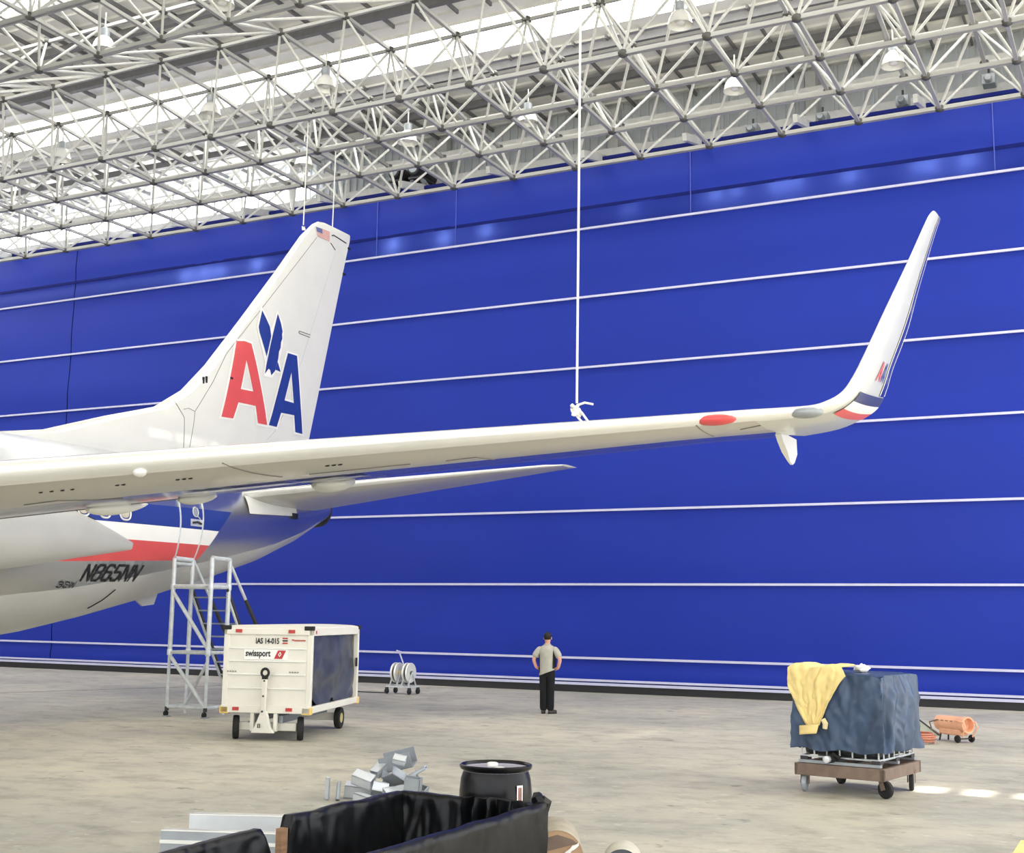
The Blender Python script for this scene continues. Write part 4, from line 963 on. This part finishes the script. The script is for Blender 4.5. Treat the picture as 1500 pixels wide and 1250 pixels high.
# ------------------------------------------------------------------ lined bin
BX0, BX1, BY0, BY1, BZ = -5.45, -4.2, 4.6, 8.8, .7
bn = thing('lined_bin', ((BX0+BX1)/2, (BY0+BY1)/2, 0), 'long open bin lined with crumpled black plastic sheet in the foreground', 'bin')
for x in (BX0+.03, BX1-.03): MB().box((x, (BY0+BY1)/2, .2), (.04, BY1-BY0-.08, .38)).obj('side_board', m_wood, bn, world=True)
for y in (BY0+.03, BY1-.03): MB().box(((BX0+BX1)/2, y, .2), (BX1-BX0-.08, .04, .38)).obj('end_board', m_wood, bn, world=True)
MB().box(((BX0+BX1)/2, (BY0+BY1)/2, .03), (BX1-BX0-.1, BY1-BY0-.1, .04)).obj('base_board', m_wood, bn, world=True)
prof = [(-.045, .02), (-.045, .2), (-.045, .4), (-.045, .6), (-.044, .695), (-.03, .71), (.03, .71), (.045, .695), (.06, .6), (.08, .45), (.1, .3), (.14, .18), (.25, .12)]
def liner_wall(p0, p1, inward, ztop, name, n, pr=prof, fold=.03, freq=5.):
    p0 = Vector(p0); p1 = Vector(p1); L = (p1-p0).length; d = (p1-p0)/L; iv = Vector(inward)
    fine = []
    for a, b in zip(pr, pr[1:]):
        for k in range(3): t = k/3; fine.append((a[0]+(b[0]-a[0])*t, a[1]+(b[1]-a[1])*t))
    fine.append(pr[-1])
    def fn(u, v):
        k = v*(len(fine)-1); i = min(len(fine)-2, int(k)); f = k-i
        o = fine[i][0]+(fine[i+1][0]-fine[i][0])*f; z = fine[i][1]+(fine[i+1][1]-fine[i][1])*f
        s = u*L; zt = ztop(s); zz = z*zt/.71 if z > .05 else z
        hh = min(1, zz/.5)
        cr = fold*(1.2*(abs(nz3(s*freq*.6+zz*1.3, zz*1.6-s*.7, 1))-.25)+.8*(abs(nz3(s*freq*1.3-zz*2, zz*3.2, 4))-.2)+.3*nz3(s*freq*3, zz*8, 9))*hh
        return p0+d*s+iv*(o+(cr if o > .03 else cr*.8))+Vector((0, 0, zz+.012*nz3(s*3, 2, 5)*hh))
    mb = MB().grid(fn, n, len(fine)-1); return mb.obj(name, m_plast, bn, True, 75, world=True)
def notch(s):
    # s measured from the far corner toward the camera on the left wall
    return .71 if s < 1.5 else .71-.42*min(1, (s-1.5)/.05) if s < 1.62 else .66-.36*max(0, 1-(s-1.62)/.16) if s < 1.78 else .67-.02*(s-1.78)
liner_wall((BX0, BY1, 0), (BX0, BY0, 0), (1, 0, 0), notch, 'plastic_liner', 150)
liner_wall((BX0, BY1, 0), (BX1, BY1, 0), (0, -1, 0), lambda s: .71, 'plastic_liner', 80, fold=.045, freq=8)
liner_wall((BX1, BY0, 0), (BX1, BY1, 0), (-1, 0, 0), lambda s: .71+.02*max(0, s-4.0)/.2, 'plastic_liner', 110, fold=.022)
liner_wall((BX0, BY0, 0), (BX1, BY0, 0), (0, 1, 0), lambda s: .71, 'plastic_liner', 40)
MB().grid(lambda u, v: (BX0+.1+(BX1-BX0-.2)*u, BY0+.1+(BY1-BY0-.2)*v, .13+.05*nz3(u*5, v*14, 2)+.03*nz3(u*12, v*30, 6)), 24, 70).obj('liner_bottom', m_plast, bn, True, 75, world=True)
MB().grid(lambda u, v: (BX0+.62+.5*u, BY1-.1+.05*v*0-.05*nz3(u*9, v*3, 3)-.04*math.sin(u*30), .725-.5*v+.03*nz3(u*7, 1, 1)*(1-v)), 40, 16).obj('liner_fold', m_plast, bn, True, 75, world=True)
MB().box((BX0+.02, BY1-1.56, .36), (.05, .07, .56)).obj('wood_post', m_wood, bn, world=True)
MB().path([(BX1-.02+.02*math.sin(k), BY1-.02*math.cos(k*1.7), .66+.02*k) for k in range(7)], [.03, .06, .07, .06, .05, .045, .02], 8).obj('gathered_corner', m_plast, bn, True, world=True)
gm = MB()
for k in range(90):
    u, v = random.random(), random.random(); gm.box((BX0+.25+.35*u, BY1-1.35+.7*v, .2+.12*random.random()), (.012, .012, .006), Matrix.Rotation(k, 3, 'Z'))
gl_ = gm.obj('plastic_flakes', m_galv, bn, world=True); gl_['kind'] = 'stuff'

# ------------------------------------------------------------------ sheet metal channels and offcuts
def channel(name, p, q, h, dpt, label, group, mat=m_galv):
    p = Vector(p); q = Vector(q); d = (q-p).normalized(); n_ = Vector((d.y, -d.x, 0)); L = (q-p).length
    t = thing(name, p, label, 'channel', group)
    f = lambda s, o, z: tuple(d*s+n_*o+Vector((0, 0, z)))
    def slab(nm, o0, o1, z0, z1, m): 
        MB().add([f(s, o, z) for s in (0, L) for o in (o0, o1) for z in (z0, z1)], [(0, 1, 3, 2), (4, 6, 7, 5), (0, 4, 5, 1), (2, 3, 7, 6), (0, 2, 6, 4), (1, 5, 7, 3)]).obj(nm, m, t, bevel=.003)
    slab('web', 0, .01, 0, h, mat); slab('upper_flange', -dpt, .012, h-.012, h, m_lead); slab('lower_flange', -dpt, .012, 0, .012, mat)
    return t
channel('metal_channel', (-8.3, 9.62, 0), (-6.7, 10.3, 0), .2, .1, 'rear of two pale sheet metal channels on the floor left of the lined bin', 'metal channels')
ch = channel('metal_channel', (-7.92, 8.82, 0), (-6.3, 9.45, 0), .2, .09, 'front of two pale sheet metal channels, ridged, left of the lined bin', 'metal channels', m_galv2)
d_ = Vector((1.62, .63, 0)).normalized()
MB().bar(Vector((.0, -.012, .1)), d_*1.73+Vector((0, -.012, .1)), .02, .03).obj('ridge', m_lead, ch)
OFF = [((-8.35, 12.55, .08), (.34, .2, .16), (.2, .1, .5), 0, 'long pale box section offcut lying at the left foot of the scrap heap'), ((-8.05, 12.9, .1), (.3, .26, .2), (0, .3, -.4), 1, 'grey folded tray offcut at the back of the scrap heap'),
       ((-7.75, 12.4, .09), (.28, .18, .16), (.3, -.1, .9), 0, 'short pale box offcut at the right foot of the scrap heap'), ((-8.15, 12.35, .24), (.26, .16, .14), (.5, .3, .2), 0, 'pale box offcut tilted on the left slope of the scrap heap'),
       ((-7.9, 12.6, .27), (.24, .2, .12), (-.4, .5, 1.2), 1, 'grey tray offcut tilted on the middle of the scrap heap'), ((-7.98, 12.8, .42), (.42, .3, .2), (.15, -.25, .3), 2, 'large open grey channel on top of the scrap heap'),
       ((-7.7, 12.75, .3), (.32, .08, .05), (.1, -.5, .1), 0, 'narrow pale strip sticking out right of the scrap heap'), ((-8.5, 12.15, .14), (.05, .04, .3), (.3, .2, .1), 0, 'thin upright strip at the far left of the scrap heap'),
       ((-8.42, 12.25, .1), (.04, .1, .22), (-.3, .1, .7), 1, 'small grey upright shard at the left of the scrap heap'), ((-7.55, 12.45, .22), (.2, .14, .16), (.1, .1, .3), 1, 'small dark grey block at the right end of the scrap heap'),
       ((-8.0, 12.15, .06), (.3, .12, .1), (0, .1, -.3), 0, 'pale offcut lying in front of the scrap heap'), ((-7.8, 12.55, .46), (.16, .12, .08), (.6, .2, .4), 0, 'small white folded piece near the top of the scrap heap')]
OFF += [((-8.2, 12.7, .07), (.3, .2, .13), (.1, 0, 1.1), 1, 'grey tray offcut half buried low in the left side of the scrap heap'), ((-7.88, 12.95, .16), (.34, .22, .16), (.2, .3, -.8), 1, 'grey tray offcut at the far right back of the scrap heap'),
        ((-8.02, 12.5, .14), (.2, .18, .12), (-.3, .2, .6), 0, 'pale box offcut in the core of the scrap heap'), ((-8.1, 12.6, .33), (.22, .14, .1), (.2, -.5, 1.4), 0, 'pale box offcut under the large open channel on the scrap heap'),
        ((-7.62, 12.65, .12), (.26, .16, .12), (.3, .2, .2), 1, 'grey tray offcut low on the right slope of the scrap heap')]
for c, d, e, kd, lb in OFF:
    t = thing('metal_offcut', c, lb, 'scrap metal', 'sheet metal scrap heap')
    t.rotation_euler = e; th = .012; a, b, h = [q*.9 for q in d]
    mt = m_galv if kd == 0 else m_galv2
    MB().box((0, 0, -h/2+th/2), (a, b, th)).obj('base', mt, t)
    for s_ in (-1, 1): MB().box((0, s_*(b/2-th/2), 0), (a, th, h)).obj('side', mt, t)
    if kd == 0: MB().box((0, 0, h/2-th/2), (a, b, th)).obj('top', mt, t)
    elif kd == 1: MB().box((a/2-th/2, 0, 0), (th, b, h)).obj('end', mt, t)

# ------------------------------------------------------------------ two round ended rolls at the bottom edge
def roll(p, r, L, yawr, label, face, shell, cat, pieces):
    t = thing('round_roll', p, label, cat, rz=yawr)
    MB().lathe([(r*.97, -.0), (r, .01), (r, L-.01), (r*.97, L)], (0, 0, r), 'y', 36, caps=False).obj('shell', shell, t, True)
    MB().lathe([(.001, .006), (r*.97, .006), (r*.97, .03)], (0, 0, r), 'y', 36, caps=False).obj('end_face', face, t, True)
    MB().lathe([(.001, L-.006), (r*.97, L-.006)], (0, 0, r), 'y', 36, caps=False).obj('end_face', face, t, True)
    return t
t = roll((-4.36, 9.42, 0), .21, .7, R(27), 'tan wooden ended roll with torn paper beside the black lined bin', m_tan, pm('grey_beige_wrap', (178, 170, 152), .7, 0, .15), 'roll', 0)
MB().prism([(-.19, .04), (.16, .13), (.12, .16), (.0, .195), (-.12, .16)], lambda a, b, k: (a, .004-.006*k+.004, .205+b-.02)).obj('face_board', m_brown, t)
MB().grid(lambda u, v: (.0+.17*u, -.004-.02*math.sin(3*u), .16+.14*u+.05*v*(1-u*.4)+.02*nz3(u*5, v*3, 2)), 10, 4).obj('torn_paper', m_wht, t, True)
t2 = roll((-3.84, 9.5, 0), .155, .4, R(21), 'dark grey ended round roll right of the tan roll at the bottom edge', pm('slate_face', (76, 80, 88), .6, 0, .15), pm('pale_wrap', (204, 200, 186), .7, 0, .1), 'roll', 0)

# ------------------------------------------------------------------ person
def skin_mesh(name, pts, edges, mat, parent, sub=2, extra=None, smooth=True):
    me = bpy.data.meshes.new(name); me.from_pydata([p[:3] for p in pts], edges, [])
    o = bpy.data.objects.new(name, me); C.objects.link(o)
    o.modifiers.new('skin', 'SKIN'); sv = me.skin_vertices[0].data
    for k, p in enumerate(pts):
        rr = p[3] if isinstance(p[3], tuple) else (p[3], p[3]); sv[k].radius = rr
    sv[0].use_root = True
    s = o.modifiers.new('sub', 'SUBSURF'); s.levels = s.render_levels = sub
    dg = bpy.context.evaluated_depsgraph_get(); em_ = bpy.data.meshes.new_from_object(o.evaluated_get(dg))
    bpy.data.objects.remove(o); bpy.data.meshes.remove(me)
    em_.materials.clear(); em_.materials.append(mat); em_.shade_smooth(); em_.name = name
    if extra:
        bm = bmesh.new(); bm.from_mesh(em_)
        for mb in extra:
            vs = [bm.verts.new(v) for v in mb.v]
            for f in mb.f:
                fc = bm.faces.new([vs[i] for i in f]); fc.smooth = True
        bm.to_mesh(em_); bm.free()
    n = bpy.data.objects.new(name, em_); C.objects.link(n); n.parent = parent
    return n
pr = thing('person', (-12.0, 25.32, 0), 'person seen from behind in grey beige shirt and black trousers, hands on hips', 'person', rz=R(14))
# local: x right, y away from the camera (facing), z up
body = [(0, 0, .95, (.15, .11)), (0, .005, 1.1, (.145, .11)), (0, 0, 1.28, (.15, .1)), (0, -.01, 1.38, (.12, .075)), (0, .0, 1.47, .058), (0, .015, 1.53, .055), (0, .02, 1.59, (.075, .085)), (0, .02, 1.66, (.078, .095)), (0, .015, 1.715, (.06, .07)),
        (-.075, 0, .88, .09), (-.075, .01, .5, .06), (-.075, -.01, .1, .04), (-.08, .1, .035, .035),
        (.075, 0, .88, .09), (.078, .01, .5, .06), (.08, -.01, .1, .04), (.11, .08, .035, .035),
        (-.165, -.005, 1.385, .045), (-.3, -.06, 1.17, .045), (-.245, .0, .99, .036), (-.2, .045, .965, .034), (-.155, .1, .955, .03),
        (.165, -.005, 1.385, .045), (.3, -.08, 1.17, .047), (.25, -.03, .99, .036), (.205, .02, .965, .034), (.16, .08, .955, .03)]
be = [(0, 1), (1, 2), (2, 3), (3, 4), (4, 5), (5, 6), (6, 7), (7, 8), (0, 9), (9, 10), (10, 11), (11, 12), (0, 13), (13, 14), (14, 15), (15, 16), (3, 17), (17, 18), (18, 19), (19, 20), (20, 21), (3, 22), (22, 23), (23, 24), (24, 25), (25, 26)]
ex = []
for s_ in (-1, 1):
    ex.append(MB().sphere((s_*.083, .02, 1.625), (.012, .024, .034), 6))
    ex.append(MB().sphere((s_*.032, .108, 1.645), (.014, .01, .009), 6))
    base = Vector((s_*.18, .08, .96))
    for k in range(4):
        a = base+Vector((0, 0, -.028+.019*k)); L = (.06, .075, .08, .07)[k]
        ex.append(MB().path([a, a+Vector((-s_*L*.4, .035, -.004)), a+Vector((-s_*L*.85, .04, -.012))], [.0095, .009, .0065], 6))
    ex.append(MB().path([Vector((s_*.21, .03, .97)), Vector((s_*.205, -.03, .985)), Vector((s_*.185, -.08, .985))], [.012, .011, .008], 6))
ex.append(MB().prism([(-.012, 1.66), (.012, 1.66), (.018, 1.605), (-.018, 1.605)], lambda a, b, k: (a*(1-.4*k), .1+.035*k*(1 if b < 1.63 else .2), b)))
ex.append(MB().sphere((0, .1, 1.578), (.025, .012, .008), 6))
skin_mesh('body', body, be, m_skin, pr, 2, ex)
TR = [(.93, .182, .142), (1.0, .18, .14), (1.08, .182, .142), (1.18, .184, .143), (1.28, .19, .142), (1.36, .196, .132), (1.415, .186, .112), (1.45, .14, .09), (1.475, .09, .078), (1.49, .07, .07)]
def torso(th, v, off=0.):
    k = v*(len(TR)-1); i = min(len(TR)-2, int(k)); f = k-i
    z, a, b = [TR[i][q]+(TR[i+1][q]-TR[i][q])*f for q in range(3)]
    hem = (.07*math.cos(th)-.05)*max(0, 1-v*2.2)
    wr = .012*nz3(math.cos(th)*2, math.sin(th)*2+z*9, 3)*(1-v)
    return ((a+off+wr)*math.cos(th), (b+off+wr)*math.sin(th), z+hem)
shirt = MB().grid(lambda u, v: torso(2*math.pi*u, v), 36, 22).obj('shirt', m_shirt, pr, True, 80)
for s_ in (-1, 1):
    skin_mesh('sleeve', [(s_*.11, -.005, 1.385, .085), (s_*.18, -.01, 1.375, .088), (s_*.245, -.035, 1.28, .08), (s_*.285, -.06, 1.2, .074)], [(0, 1), (1, 2), (2, 3)], m_shirt, shirt)
for t0, t1 in ((-.75, .15), (math.pi+.25, math.pi+.6)):
    MB().grid(lambda u, v: torso(t0+(t1-t0)*u, .06+.5*v, .006), 8, 12).obj('side_panel', m_shblk, shirt, True, 80)
MB().lathe([(.085, 1.46), (.078, 1.5), (.07, 1.505)], (0, .0, 0), 'z', 18, caps=False).obj('collar', m_shirt, pr, True)
tr = [(0, 0, .95, (.165, .125)), (0, 0, 1.03, (.16, .122)), (-.08, 0, .82, (.1, .11)), (-.076, .0, .5, (.088, .092)), (-.074, -.005, .045, (.08, .09)), (.08, 0, .82, (.1, .11)), (.078, 0, .5, (.088, .092)), (.078, -.005, .045, (.08, .09))]
skin_mesh('trousers', tr, [(0, 1), (0, 2), (2, 3), (3, 4), (0, 5), (5, 6), (6, 7)], m_trou, pr)
for s_, rzz in ((-1, .1), (1, -.5)):
    f_ = MB(); f_.sphere((0, 0, 0), (.05, .15, .045), 10); q = Matrix.Rotation(rzz, 3, 'Z')
    f_.v = [tuple(q @ Vector((v[0], v[1]+.06, max(-.03, v[2])))+Vector((s_*.085, 0, .046))) for v in f_.v]
    so = f_.obj('shoe', m_shoe, pr, True)
    g_ = MB().prism([(.048*math.cos(k*.5236), .15*math.sin(k*.5236)) for k in range(12)], lambda a, b, k: tuple(q @ Vector((a, b+.06, 0))+Vector((s_*.085, 0, .0+.02*k)))); g_.obj('sole', m_rub, so)
hr = MB().sphere((0, .005, 1.665), (.088, .102, .098), 14)
hr.v = [(x, y, max(z, 1.592 if y < .03 else 1.69)) for x, y, z in hr.v]
hr.obj('hair', m_hair, pr, True)
